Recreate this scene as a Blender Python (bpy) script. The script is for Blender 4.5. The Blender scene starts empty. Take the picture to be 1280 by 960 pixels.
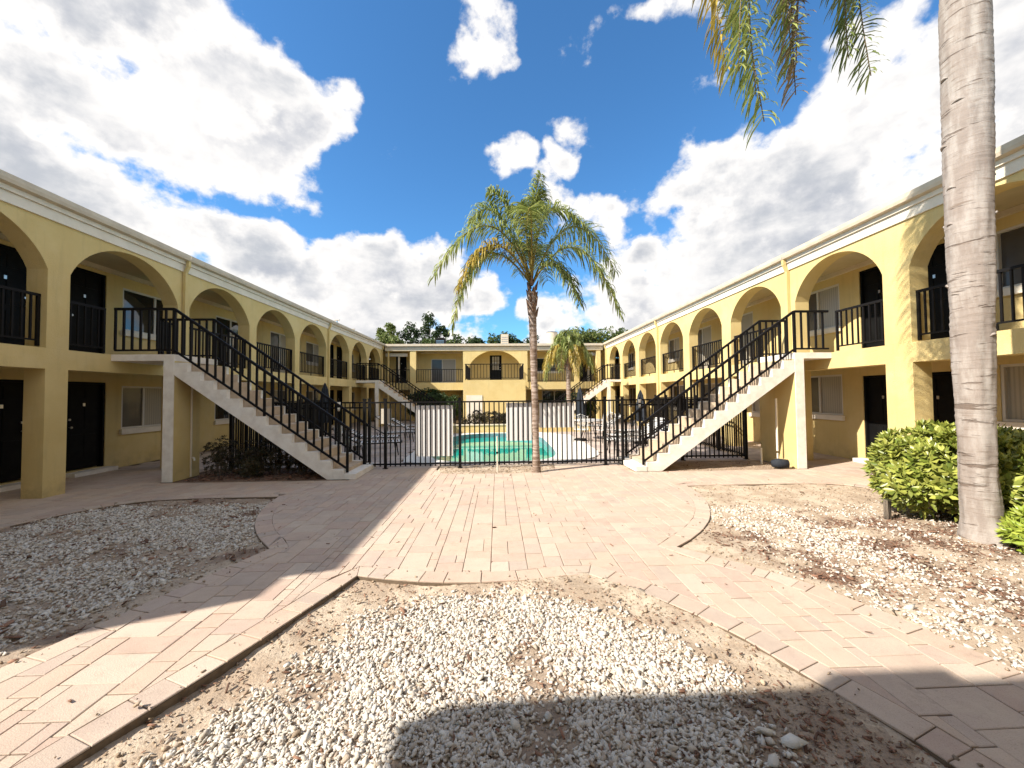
import bpy, bmesh, math, random
import numpy as np
from mathutils import Vector, noise as mnoise

random.seed(7)
rng = np.random.default_rng(7)
S = bpy.context.scene
COL = S.collection

# ------------------------------------------------------------------ camera
cd = bpy.data.cameras.new('camera'); cam = bpy.data.objects.new('camera', cd); COL.objects.link(cam)
cd.sensor_width = 36.0; cd.lens = 13.5; cd.clip_start = 0.05; cd.clip_end = 3000
from mathutils import Matrix
CAM_H = 1.68
Mr = (Matrix.Rotation(-math.atan(18 / 480), 4, 'Z') @ Matrix.Rotation(math.atan(14 / 480), 4, 'X')
      @ Matrix.Rotation(math.radians(90), 4, 'X') @ Matrix.Rotation(math.radians(-0.53), 4, 'Z'))
cam.matrix_world = Matrix.Translation((0, 0, CAM_H)) @ Mr
S.camera = cam

# ------------------------------------------------------------------ light
SUN_A = math.radians(24.0)      # light travels toward +X, turned this much toward +Y
SUN_E = math.radians(38.4)
to_sun = Vector((-math.cos(SUN_A) * math.cos(SUN_E), -math.sin(SUN_A) * math.cos(SUN_E), math.sin(SUN_E)))
ld = bpy.data.lights.new('sun', 'SUN'); ld.energy = 4.4; ld.angle = math.radians(0.53); ld.color = (1.0, 0.93, 0.82)
sun = bpy.data.objects.new('sun', ld); COL.objects.link(sun)
sun.rotation_euler = to_sun.to_track_quat('Z', 'Y').to_euler()

S.view_settings.view_transform = 'Standard'; S.view_settings.look = 'None'
S.view_settings.exposure = 1.08; S.view_settings.gamma = 1.0
S.render.engine = 'CYCLES'
S.cycles.max_bounces = 6; S.cycles.diffuse_bounces = 4; S.cycles.glossy_bounces = 3
S.cycles.transparent_max_bounces = 4; S.cycles.caustics_reflective = False; S.cycles.caustics_refractive = False

# ------------------------------------------------------------------ node helpers
class NT:
    def __init__(s, tree): s.t = tree; s.n = tree.nodes; s.l = tree.links
    def new(s, typ, **kw):
        n = s.n.new(typ)
        for k, v in kw.items(): setattr(n, k, v)
        return n
    def put(s, sock, v):
        if isinstance(v, bpy.types.NodeSocket): s.l.new(v, sock)
        else: sock.default_value = v
    def m(s, op, a, b=0.0, c=0.0, clamp=False):
        n = s.new('ShaderNodeMath', operation=op, use_clamp=clamp)
        s.put(n.inputs[0], a); s.put(n.inputs[1], b); s.put(n.inputs[2], c)
        return n.outputs[0]
    def vm(s, op, a, b=(0, 0, 0)):
        n = s.new('ShaderNodeVectorMath', operation=op); s.put(n.inputs[0], a)
        if op == 'SCALE': s.put(n.inputs['Scale'], b)
        else: s.put(n.inputs[1], b)
        return n.outputs['Value'] if op in ('DOT_PRODUCT', 'LENGTH') else n.outputs[0]
    def mix(s, f, a, b, typ='MIX'):
        n = s.new('ShaderNodeMix', data_type='RGBA', blend_type=typ)
        s.put(n.inputs['Factor'], f)
        for k, v in ((6, a), (7, b)): s.put(n.inputs[k], v if isinstance(v, bpy.types.NodeSocket) else (*v[:3], 1.0))
        return n.outputs[2]
    def noise(s, vec, scale, detail=4.0, rough=0.55, dist=0.0, out=0, typ='FBM'):
        n = s.new('ShaderNodeTexNoise', noise_dimensions='3D'); s.put(n.inputs['Vector'], vec)
        n.inputs['Scale'].default_value = scale; n.inputs['Detail'].default_value = detail
        n.inputs['Roughness'].default_value = rough; n.inputs['Distortion'].default_value = dist
        return n.outputs[out]
    def ramp(s, f, stops, interp='LINEAR'):
        n = s.new('ShaderNodeValToRGB'); s.put(n.inputs[0], f); cr = n.color_ramp; cr.interpolation = interp
        while len(cr.elements) < len(stops): cr.elements.new(0.5)
        for e, (p, c) in zip(cr.elements, stops):
            e.position = p; e.color = (*c[:3], 1.0) if hasattr(c, '__len__') else (c, c, c, 1.0)
        return n.outputs[0]
    def mr(s, v, a, b, c=0.0, d=1.0, interp='SMOOTHSTEP'):
        n = s.new('ShaderNodeMapRange', interpolation_type=interp)
        for i, x in enumerate((v, a, b, c, d)): s.put(n.inputs[i], x)
        return n.outputs[0]

# ------------------------------------------------------------------ world: sky with clouds
W = bpy.data.worlds.new('World'); S.world = W; W.use_nodes = True
w = NT(W.node_tree); w.n.clear()
sky = w.new('ShaderNodeTexSky', sky_type='NISHITA'); sky.sun_disc = False
sky.sun_elevation = SUN_E; sky.sun_rotation = math.atan2(to_sun.x, to_sun.y)
sky.altitude = 0; sky.air_density = 1.0; sky.dust_density = 0.25; sky.ozone_density = 2.2
tc = w.new('ShaderNodeTexCoord'); D = tc.outputs['Generated']
# (azimuth, elevation) of cloud banks in degrees, half sizes, weight
BLOBS = [(-45, 31, 19, 12, 1.25), (-52, 24, 16, 9, 1.0), (-31, 33, 9, 6, .75), (-33, 27, 10, 4.5, .7), (-44, 19, 13, 5, .85),
         (-19, 16.5, 12, 6, 1.1), (-31, 18, 9, 5, .8), (-7, 17, 6, 4.2, .7), (-14, 11, 13, 4, .72), (-1, 6, 20, 3, .48),
         (35, 25.5, 11, 8, 1.2), (45, 29.5, 10, 8, 1.15), (55, 24, 11, 8, 1.0), (28, 17.5, 12, 6, 1.1), (42, 19, 12, 7, 1.05), (18, 13, 8, 4.5, .85), (27, 10, 14, 5, 1.0),
         (8, 13, 6, 3.5, .6), (15, 26, 7, 4.5, .50), (19.5, 24, 4, 2.6, .5), (11, 31.5, 4, 1.6, .45), (4, 30, 2.6, 2.6, .42), (10.5, 26.5, 5, 4.0, .5),
         (-1, 43.5, 4.6, 4.2, .55), (25, 44, 6, 2.2, .45), (55, 32, 6, 3.5, .6), (12, 34, 3, 1.5, .30),
         (-80, 30, 24, 20, 1.0), (-115, 40, 30, 22, 1.0), (95, 32, 28, 20, 1.0), (135, 40, 34, 24, 1.1), (175, 30, 40, 22, 1.1), (-150, 48, 40, 22, 1.0), (75, 64, 40, 14, 1.0), (-70, 66, 40, 12, .9), (180, 68, 90, 14, 1.0)]  # banks outside the view, added to give the shade neutral fill light
def density(vec):
    wn = w.noise(vec, 2.6, 3, .5, out=1)
    warp = w.vm('SCALE', w.vm('SUBTRACT', wn, (.5, .5, .5)), 0.30)
    fine = w.noise(vec, 9.0, 3, .5, out=1)
    warp2 = w.vm('SCALE', w.vm('SUBTRACT', fine, (.5, .5, .5)), 0.085)
    v = w.vm('NORMALIZE', w.vm('ADD', w.vm('ADD', vec, warp), warp2))
    sp = w.new('ShaderNodeSeparateXYZ'); w.put(sp.inputs[0], v)
    az = w.m('ARCTAN2', sp.outputs[0], sp.outputs[1]); el = w.m('ARCSINE', sp.outputs[2])
    tot = None
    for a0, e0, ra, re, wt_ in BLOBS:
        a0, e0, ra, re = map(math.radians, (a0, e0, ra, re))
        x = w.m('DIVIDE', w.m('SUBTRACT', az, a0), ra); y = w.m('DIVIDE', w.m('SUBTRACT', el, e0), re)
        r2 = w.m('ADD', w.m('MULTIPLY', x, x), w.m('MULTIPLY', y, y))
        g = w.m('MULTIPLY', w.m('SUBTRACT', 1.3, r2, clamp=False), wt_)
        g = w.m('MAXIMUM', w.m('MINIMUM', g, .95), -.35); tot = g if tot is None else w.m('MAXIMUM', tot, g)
    f1 = w.noise(w.vm('MULTIPLY', vec, (1, 1, 1.5)), 6.0, 10, .56)
    n = w.new('ShaderNodeTexVoronoi', feature='SMOOTH_F1'); w.put(n.inputs['Vector'], w.vm('ADD', vec, warp2)); n.inputs['Scale'].default_value = 13.0; n.inputs['Smoothness'].default_value = .35
    puff = w.m('SUBTRACT', .5, n.outputs['Distance'])
    d = w.m('ADD', w.m('MULTIPLY', tot, 0.85), w.m('MULTIPLY', w.m('SUBTRACT', f1, .5), 2.5))
    f2 = w.noise(vec, 26.0, 6, .6)
    return w.m('ADD', w.m('ADD', d, w.m('MULTIPLY', puff, .45)), w.m('MULTIPLY', w.m('SUBTRACT', f2, .5), .75))
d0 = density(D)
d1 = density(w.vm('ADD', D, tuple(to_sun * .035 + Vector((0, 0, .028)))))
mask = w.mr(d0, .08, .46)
relief = w.mr(w.m('SUBTRACT', d0, d1), -.22, .30)
ns = w.noise(w.vm('MULTIPLY', D, (1, 1, 2.4)), 3.0, 7, .60)
thick = w.mr(d0, .45, 1.15)
shade = w.m('MULTIPLY', w.mr(ns, .36, .60), thick)
ccol = w.mix(shade, (5.9, 5.75, 5.6), (3.1, 3.25, 3.55))
ccol = w.mix(w.m('MULTIPLY', w.m('SUBTRACT', 1.0, relief), w.m('MULTIPLY', thick, .66)), ccol, (2.3, 2.5, 3.0))
sky_c = w.mix(1.0, sky.outputs[0], (.52, .96, 1.24), 'MULTIPLY')
sgrade = w.new('ShaderNodeSeparateXYZ'); w.put(sgrade.inputs[0], D)
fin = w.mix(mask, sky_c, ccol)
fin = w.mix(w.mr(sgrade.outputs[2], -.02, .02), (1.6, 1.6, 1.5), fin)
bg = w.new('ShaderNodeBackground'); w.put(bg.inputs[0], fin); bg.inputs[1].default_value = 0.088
wo = w.new('ShaderNodeOutputWorld'); w.l.new(bg.outputs[0], wo.inputs[0])
W.cycles.sampling_method = 'MANUAL'; W.cycles.sample_map_resolution = 512

# ------------------------------------------------------------------ materials
MATS = {}
def material(name, base, rough=.8, var=None, vscale=3.0, bump=0.0, bscale=60.0, island=0.0, metal=0.0, spec=None, coat=0.0, extra=None):
    if name in MATS: return MATS[name]
    m = bpy.data.materials.new(name); m.use_nodes = True; t = NT(m.node_tree)
    p = t.n['Principled BSDF']; p.inputs['Roughness'].default_value = rough; p.inputs['Metallic'].default_value = metal
    if spec is not None: p.inputs['Specular IOR Level'].default_value = spec
    if coat: p.inputs['Coat Weight'].default_value = coat
    g = t.new('ShaderNodeNewGeometry'); pos = g.outputs['Position']
    c = (*base, 1.0)
    if var is not None:
        n = t.noise(pos, vscale, 6, .6)
        c = t.mix(t.mr(n, .35, .68), base, var)
    if island:
        isl = g.outputs['Random Per Island']
        hs = t.new('ShaderNodeHueSaturation'); t.put(hs.inputs['Color'], c)
        t.put(hs.inputs['Value'], t.m('ADD', 1 - island, t.m('MULTIPLY', isl, 2 * island)))
        c = hs.outputs[0]
    if extra: c = extra(t, p, g, c)
    t.put(p.inputs['Base Color'], c)
    if bump:
        n2 = t.noise(pos, bscale, 5, .65)
        b = t.new('ShaderNodeBump'); b.inputs['Strength'].default_value = bump; b.inputs['Distance'].default_value = .01
        t.put(b.inputs['Height'], n2); t.l.new(b.outputs[0], p.inputs['Normal'])
    MATS[name] = m
    return m

def stucco_extra(t, p, g, c):
    pos = g.outputs['Position']
    sp = t.new('ShaderNodeSeparateXYZ'); t.put(sp.inputs[0], pos)
    streak = t.noise(t.vm('MULTIPLY', pos, (6, 6, .5)), 1.5, 5, .6)
    c = t.mix(t.m('MULTIPLY', t.mr(streak, .5, .75), .22), c, (.36, .28, .13))
    pt = t.noise(pos, .7, 6, .7)
    c = t.mix(t.m('MULTIPLY', t.mr(pt, .52, .60), .16), c, (.70, .58, .34))
    gr = t.noise(pos, 140, 4, .7)
    c = t.mix(t.m('MULTIPLY', t.mr(gr, .52, .72), .22), c, (.34, .26, .12))
    low = t.m('MULTIPLY', t.mr(sp.outputs[2], .45, 0.0), t.mr(t.noise(pos, 5, 4, .6), .4, .7))
    return t.mix(t.m('MULTIPLY', low, .45), c, (.28, .21, .12))
STUCCO = material('yellow_stucco', (.625, .475, .200), .9, (.68, .53, .24), 1.2, .9, 70, extra=stucco_extra)
TRIM = material('cream_painted_trim', (.66, .57, .43), .65, (.58, .49, .36), 2.0, .15, 60)
WHITE = material('white_paint', (.78, .71, .60), .7, (.70, .63, .52), 3.0, .3, 80)
GUTTER = material('painted_gutter', (.60, .51, .39), .6, (.50, .42, .32), 4.0)
CEIL = material('ceiling_paint', (.50, .42, .27), .85, (.44, .37, .23), 2.0, .2, 80)
def iron_extra(t, p, g, c):
    n = t.noise(g.outputs['Position'], 35, 4, .6)
    return t.mix(t.m('MULTIPLY', t.mr(n, .6, .8), .5), c, (.03, .016, .012))
IRON = material('black_iron_paint', (.008, .007, .007), .6, spec=.15, extra=iron_extra)
DOORM = material('black_door_paint', (.006, .006, .006), .5, (.009, .009, .009), 6, spec=.08)
METAL = material('brushed_metal', (.55, .54, .52), .3, metal=1.0)
GLASS = material('dark_window_glass', (.012, .015, .017), .04, spec=.9)
FRAME = material('window_frame_paint', (.62, .58, .52), .5)
def blind_extra(t, p, g, c):
    sp = t.new('ShaderNodeSeparateXYZ'); t.put(sp.inputs[0], g.outputs['Position'])
    s1 = t.m('SINE', t.m('MULTIPLY', t.m('ADD', sp.outputs[1], sp.outputs[0]), 95.0))
    return t.mix(t.m('MULTIPLY', t.mr(s1, -.4, .9), .55), c, (.24, .22, .19))
BLIND = material('vertical_blinds_behind_glass', (.42, .37, .29), .35, spec=.35, coat=.12, extra=blind_extra)
SCREEN = material('insect_screen_glass', (.085, .075, .062), .30, (.07, .06, .05), 4, coat=.3)
STEP = material('tan_step_paint', (.55, .43, .31), .85, (.47, .36, .25), 7.0, .4, 70)
STRING = material('white_concrete_paint', (.84, .79, .71), .8, (.72, .66, .58), 5.0, .5, 60)
JOINT = material('joint_sand', (.17, .125, .085), 1.0, (.12, .085, .055), 20, .5, 120)

def paver_extra(t, p, g, c):
    pos = g.outputs['Position']; oi = t.new('ShaderNodeObjectInfo')
    isl = t.m('FRACT', t.m('ADD', t.m('MULTIPLY', g.outputs['Random Per Island'], 5.17), t.m('MULTIPLY', oi.outputs['Random'], 3.71)))
    c = t.ramp(isl, [(0.0, (.50, .33, .25)), (.16, (.53, .40, .30)), (.32, (.43, .29, .235)), (.48, (.55, .45, .35)), (.62, (.47, .345, .285)), (.76, (.40, .325, .275)), (.88, (.53, .38, .285)), (1.0, (.58, .47, .38))])
    c = t.mix(.34, c, (.475, .375, .30))
    n = t.noise(pos, 6, 6, .65)
    c = t.mix(t.m('MULTIPLY', t.mr(n, .35, .7), .35), c, (.57, .46, .36))
    n3 = t.noise(pos, 1.1, 4, .6)
    c = t.mix(t.m('MULTIPLY', t.mr(n3, .45, .7), .30), c, (.36, .27, .21))
    sp = t.noise(pos, 160, 3, .7)
    c = t.mix(t.m('MULTIPLY', t.mr(sp, .54, .70), .5), c, (.22, .165, .13))
    st = t.noise(pos, 3.1, 9, .78)
    c = t.mix(t.m('MULTIPLY', t.mr(st, .56, .68), .38), c, (.25, .19, .15))
    b_ = t.noise(pos, 11, 6, .7)
    c = t.mix(t.m('MULTIPLY', t.mr(b_, .50, .70), .30), c, (.33, .25, .20))
    du = t.noise(t.vm('ADD', pos, (7.3, 2.1, 0)), 2.0, 8, .75)
    c = t.mix(t.m('MULTIPLY', t.mr(du, .54, .70), .55), c, (.56, .46, .35))
    at_ = t.noise(pos, 420, 2, .6)
    c = t.mix(t.m('MULTIPLY', t.mr(at_, .58, .68), .4), c, (.62, .54, .45))
    return c
PAVER = material('tumbled_concrete_paver', (.45, .33, .27), .92, bump=.45, bscale=120, extra=paver_extra)
DECKP = material('pool_deck_paver', (.43, .345, .30), .9, (.50, .42, .36), 2.0, .3, 90, island=.13)

def sand_extra(t, p, g, c):
    pos = g.outputs['Position']
    n = t.noise(pos, 2.3, 8, .7); m1 = t.mr(n, .40, .62)
    c = t.mix(m1, (.40, .305, .22), (.56, .46, .35))
    n2 = t.noise(pos, 45, 5, .75)
    c = t.mix(t.m('MULTIPLY', t.mr(n2, .50, .68), .75), c, (.20, .135, .09))
    n3 = t.noise(pos, 130, 3, .8)
    c = t.mix(t.m('MULTIPLY', t.mr(n3, .58, .70), .5), c, (.66, .56, .43))
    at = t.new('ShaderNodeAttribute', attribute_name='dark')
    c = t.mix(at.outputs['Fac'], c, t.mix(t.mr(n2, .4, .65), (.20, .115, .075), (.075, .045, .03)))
    return c
SAND = material('sandy_soil', (.45, .35, .24), 1.0, bump=1.0, bscale=75, extra=sand_extra)
GROUND = material('bare_ground', (.30, .235, .16), 1.0, (.22, .18, .12), 1.5, .8, 30)
def gravel_extra(t, p, g, c):
    isl = g.outputs['Random Per Island']
    c2 = t.ramp(isl, [(0.0, (.40, .33, .26)), (.12, (.60, .54, .46)), (.35, (.68, .63, .56)), (.6, (.56, .51, .45)), (.8, (.72, .68, .61)), (.93, (.48, .40, .31)), (1.0, (.35, .28, .22))])
    n = t.noise(g.outputs['Position'], 26, 4, .6)
    return t.mix(t.m('MULTIPLY', t.mr(n, .5, .7), .4), c2, (.40, .33, .26))
GRAVEL = material('white_limestone_gravel', (.66, .60, .52), .9, (.50, .44, .37), 22, .4, 150, extra=gravel_extra)
CLOD = material('sand_clods', (.40, .31, .22), 1.0, (.28, .20, .14), 20, .5, 150, island=.35)
MULCH = material('red_brown_mulch', (.17, .080, .048), .95, (.25, .145, .095), 12, .4, 120, island=.5)
BARK = None
WATER = None
def water_extra(t, p, g, c):
    pos = g.outputs['Position']
    w1 = t.noise(t.vm('MULTIPLY', pos, (1, .8, 1)), 1.6, 2, .4)
    b = t.new('ShaderNodeBump'); b.inputs['Strength'].default_value = .06; b.inputs['Distance'].default_value = .05
    t.put(b.inputs['Height'], w1); t.l.new(b.outputs[0], p.inputs['Normal'])
    return t.mix(t.mr(t.noise(pos, .5, 2, .5), .3, .7), (.012, .34, .27), (.02, .43, .34))
WATER = material('pool_water', (.02, .35, .28), .03, spec=.5, extra=water_extra)
POOLTILE = material('pool_waterline_tile', (.13, .22, .26), .3, (.20, .30, .34), 9)
DECKW = material('white_pool_coping', (.70, .66, .60), .8, (.62, .58, .52), 3, .3, 70)

# ------------------------------------------------------------------ object helpers
WT = {}
def empty(name, loc, label=None, cat=None, group=None):
    o = bpy.data.objects.new(name, None); COL.objects.link(o); o.location = loc; o.empty_display_size = .2
    WT[o] = Vector(loc); tag(o, label, cat, group); return o
def tag(o, label=None, cat=None, group=None, kind=None):
    if label: o['label'] = label
    if cat: o['category'] = cat
    if group: o['group'] = group
    if kind: o['kind'] = kind
    return o
def place(o, parent, loc=(0, 0, 0)):
    loc = Vector(loc); COL.objects.link(o)
    if parent is not None: o.parent = parent; o.location = loc - WT[parent]
    else: o.location = loc
    WT[o] = loc; return o

class MB:
    def __init__(s): s.v = []; s.f = []
    def add(s, vs, fs):
        b = len(s.v); s.v += [tuple(v) for v in vs]; s.f += [tuple(i + b for i in f) for f in fs]; return s
    def box(s, x0, x1, y0, y1, z0, z1):
        x0, x1 = sorted((x0, x1)); y0, y1 = sorted((y0, y1)); z0, z1 = sorted((z0, z1))
        return s.add([(x0, y0, z0), (x1, y0, z0), (x1, y1, z0), (x0, y1, z0), (x0, y0, z1), (x1, y0, z1), (x1, y1, z1), (x0, y1, z1)],
                     [(3, 2, 1, 0), (4, 5, 6, 7), (0, 1, 5, 4), (1, 2, 6, 5), (2, 3, 7, 6), (3, 0, 4, 7)])
    def bar(s, a, b, t, up=(0, 0, 1), t2=None):
        a = Vector(a); b = Vector(b); d = (b - a).normalized(); u = Vector(up)
        if abs(d.dot(u)) > .98: u = Vector((0, 1, 0))
        r = d.cross(u).normalized() * (t / 2); q = r.cross(d).normalized() * ((t2 or t) / 2)
        vs = [a - r - q, a + r - q, a + r + q, a - r + q, b - r - q, b + r - q, b + r + q, b - r + q]
        return s.add(vs, [(3, 2, 1, 0), (4, 5, 6, 7), (0, 1, 5, 4), (1, 2, 6, 5), (2, 3, 7, 6), (3, 0, 4, 7)])
    def tube(s, pts, rs, n=8, cap=True):
        pts = [Vector(p) for p in pts]
        if not hasattr(rs, '__len__'): rs = [rs] * len(pts)
        base = len(s.v)
        for i, p in enumerate(pts):
            d = (pts[min(i + 1, len(pts) - 1)] - pts[max(i - 1, 0)]).normalized()
            u = Vector((0, 0, 1)) if abs(d.z) < .9 else Vector((1, 0, 0))
            r = d.cross(u).normalized(); q = r.cross(d)
            for k in range(n):
                a = 2 * math.pi * k / n; s.v.append(tuple(p + (r * math.cos(a) + q * math.sin(a)) * rs[i]))
        for i in range(len(pts) - 1):
            for k in range(n):
                k2 = (k + 1) % n; a = base + i * n
                s.f.append((a + k, a + k2, a + n + k2, a + n + k))
        if cap:
            s.f.append(tuple(base + k for k in range(n))[::-1]); e = base + (len(pts) - 1) * n
            s.f.append(tuple(e + k for k in range(n)))
        return s
    def prism(s, poly, fn0, fn1):
        """poly: 2D outline; fn0, fn1 map (a,b) to 3D on the two sides"""
        n = len(poly); vs = [fn0(*p) for p in poly] + [fn1(*p) for p in poly]
        fs = [tuple(range(n))[::-1], tuple(range(n, 2 * n))] + [(i, (i + 1) % n, n + (i + 1) % n, n + i) for i in range(n)]
        return s.add(vs, fs)
    def mesh(s, name, mat, smooth=False, recalc=True):
        me = bpy.data.meshes.new(name); me.from_pydata(s.v, [], s.f)
        if recalc:
            bm = bmesh.new(); bm.from_mesh(me); bmesh.ops.recalc_face_normals(bm, faces=bm.faces[:]); bm.to_mesh(me); bm.free()
        if smooth: me.polygons.foreach_set('use_smooth', [True] * len(me.polygons))
        me.materials.append(mat); me.update(); return me
    def build(s, name, mat, parent=None, smooth=False, recalc=True, loc=(0, 0, 0), kind=None):
        o = bpy.data.objects.new(name, s.mesh(name, mat, smooth, recalc)); place(o, parent, loc)
        if kind: o['kind'] = kind
        return o
def share(name, me, parent, loc):
    return place(bpy.data.objects.new(name, me), parent, loc)
def np_mesh(name, V, F, mat, smooth=False):
    """V (n,3); F (m,k) all with the same number of corners"""
    me = bpy.data.meshes.new(name); V = np.asarray(V, dtype=np.float32); F = np.asarray(F, dtype=np.int32); k = F.shape[1]
    me.vertices.add(len(V)); me.vertices.foreach_set('co', V.ravel())
    me.loops.add(F.size); me.loops.foreach_set('vertex_index', F.ravel())
    me.polygons.add(len(F)); me.polygons.foreach_set('loop_start', np.arange(len(F), dtype=np.int32) * k)
    me.update(calc_edges=True); me.materials.append(mat)
    if smooth: me.polygons.foreach_set('use_smooth', [True] * len(F))
    me.validate(); return me
def copy_tree(o, parent=None):
    c = o.copy(); COL.objects.link(c); c.parent = parent
    for ch in [x for x in bpy.data.objects if x.parent is o]: copy_tree(ch, c)
    return c

# ------------------------------------------------------------------ polygons of the paving
def lerp_pts(pts, step=.16):
    out = []
    for a, b in zip(pts[:-1], pts[1:]):
        n = max(1, int(round(math.dist(a, b) / step)))
        for i in range(n): out.append((a[0] + (b[0] - a[0]) * i / n, a[1] + (b[1] - a[1]) * i / n))
    return out
def smooth_line(pts, it=2):
    for _ in range(it):
        q = [pts[0]]
        for a, b in zip(pts[:-1], pts[1:]):
            q += [(a[0] * .75 + b[0] * .25, a[1] * .75 + b[1] * .25), (a[0] * .25 + b[0] * .75, a[1] * .25 + b[1] * .75)]
        q.append(pts[-1]); pts = q
    return pts
CX, CY, CR = -.15, 7.12, 3.60
def arc(p, q):
    a0 = math.atan2(p[1] - CY, p[0] - CX); a1 = math.atan2(q[1] - CY, q[0] - CX)
    while a1 < a0: a1 += 2 * math.pi
    n = max(2, int((a1 - a0) / math.radians(2.6)))
    return [(CX + CR * math.cos(a0 + (a1 - a0) * i / n), CY + CR * math.sin(a0 + (a1 - a0) * i / n)) for i in range(n + 1)]
XL, XR = -7.75, 7.45          # outer faces of the two arcades
WL, WR = -9.30, 8.85          # walls behind the galleries
# soil-side edges (border course) run counter clockwise round the paving
e_centre_l = lerp_pts(smooth_line([(-2.7, .3), (-2.28, 1.2), (-2.03, 1.88), (-1.69, 2.68), (-1.42, 3.45), (-1.35, 3.68)], 1))
e_arc_b = arc((-1.35, 3.68), (.84, 3.62))
e_centre_r = lerp_pts(smooth_line([(.84, 3.62), (1.28, 3.2), (1.62, 2.76), (1.86, 2.17), (2.04, 1.74), (2.16, 1.1), (2.2, .3)], 1))
e_right_r = lerp_pts(smooth_line([(3.35, .3), (3.30, 1.3), (3.13, 2.23), (2.95, 2.9), (2.68, 3.45), (2.3, 3.85), (1.95, 4.20)], 1))
e_arc_r = arc((1.95, 4.20), (3.44, 6.95))
e_walk_r = lerp_pts(smooth_line([(3.44, 6.95), (4.4, 6.98), (5.6, 6.98), (6.25, 6.9), (6.6, 6.4), (6.65, 5.4), (6.65, .3)], 2))
e_arc_l = arc((-3.76, 6.72), (-2.55, 4.42))
e_walk_l = lerp_pts(smooth_line([(-6.75, .3), (-6.7, 4.2), (-6.55, 5.6), (-6.05, 6.55), (-5.2, 6.72), (-3.76, 6.72)], 2))
e_path_l = lerp_pts(smooth_line([(-2.55, 4.42), (-2.8, 3.7), (-3.12, 2.62), (-3.35, 1.9), (-3.7, .3)], 1))
def runs():
    return [('b', e_centre_l + e_arc_b[:-1] + e_centre_r + [(2.2, .3)]),
            ('n', lerp_pts([(2.2, .3), (3.35, .3)])),
            ('b', e_right_r + e_arc_r[:-1] + e_walk_r + [(6.65, .3)]),
            ('n', lerp_pts([(6.65, .3), (WR, .3), (WR, 9.4), (6.86, 9.4), (6.86, 8.24), (2.84, 8.24), (2.84, 9.34), (1.35, 9.34), (1.31, 8.86)]) +
                  lerp_pts([(1.31, 8.86), (.9, 8.42), (.2, 8.30), (-.7, 8.34), (-1.2, 8.42), (-1.42, 8.86), (-1.42, 9.34), (-3.02, 9.34), (-3.02, 7.90), (-6.76, 7.92), (-6.76, 9.4), (WL, 9.4), (WL, .3), (-6.75, .3)])),
            ('b', e_walk_l + e_arc_l[:-1] + e_path_l + [(-3.7, .3)]),
            ('n', lerp_pts([(-3.7, .3), (-2.7, .3)]))]
RUNS = runs()
# closed outline
OUT = []; FLAG = []
for kind, pts in RUNS:
    seq = pts[:-1] if kind == 'b' else pts
    if kind == 'n' and OUT: seq = pts
    for p in seq:
        if OUT and math.dist(OUT[-1], p) < 1e-4: continue
        OUT.append(p); FLAG.append(kind == 'b')
if math.dist(OUT[0], OUT[-1]) < 1e-4: OUT.pop(); FLAG.pop()
NP = len(OUT); BW = .20
INN = []
for i in range(NP):
    a, b, c = OUT[i - 1], OUT[i], OUT[(i + 1) % NP]
    d = Vector((c[0] - a[0], c[1] - a[1])).normalized(); nrm = Vector((-d.y, d.x))
    wd = BW if (FLAG[i] and FLAG[(i + 1) % NP] and FLAG[i - 1]) else 0.0
    INN.append((b[0] + nrm.x * wd, b[1] + nrm.y * wd))
area = sum(OUT[i][0] * OUT[(i + 1) % NP][1] - OUT[(i + 1) % NP][0] * OUT[i][1] for i in range(NP))
if area < 0:   # outline went clockwise: turn the inset round
    INN = [(2 * o[0] - n[0], 2 * o[1] - n[1]) for o, n in zip(OUT, INN)]
def clip_rect(poly, x0, x1, y0, y1):
    for ax, lim, sg in ((0, x0, 1), (0, x1, -1), (1, y0, 1), (1, y1, -1)):
        res = []; n = len(poly)
        if not n: return []
        for i in range(n):
            p, q = poly[i], poly[(i + 1) % n]
            dp = (p[ax] - lim) * sg; dq = (q[ax] - lim) * sg
            if dp >= 0: res.append(p)
            if (dp >= 0) != (dq >= 0):
                t = dp / (dp - dq); res.append((p[0] + (q[0] - p[0]) * t, p[1] + (q[1] - p[1]) * t))
        poly = res
    return poly
def inside(poly, X, Y):
    X = np.asarray(X); Y = np.asarray(Y); r = np.zeros(X.shape, bool); n = len(poly)
    for i in range(n):
        (x0, y0), (x1, y1) = poly[i], poly[(i + 1) % n]
        if y0 == y1: continue
        c = ((y0 > Y) != (y1 > Y)) & (X < (x1 - x0) * (Y - y0) / (y1 - y0) + x0)
        r ^= c
    return r
def parea(p): return abs(sum(p[i][0] * p[(i + 1) % len(p)][1] - p[(i + 1) % len(p)][0] * p[i][1] for i in range(len(p)))) / 2
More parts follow.
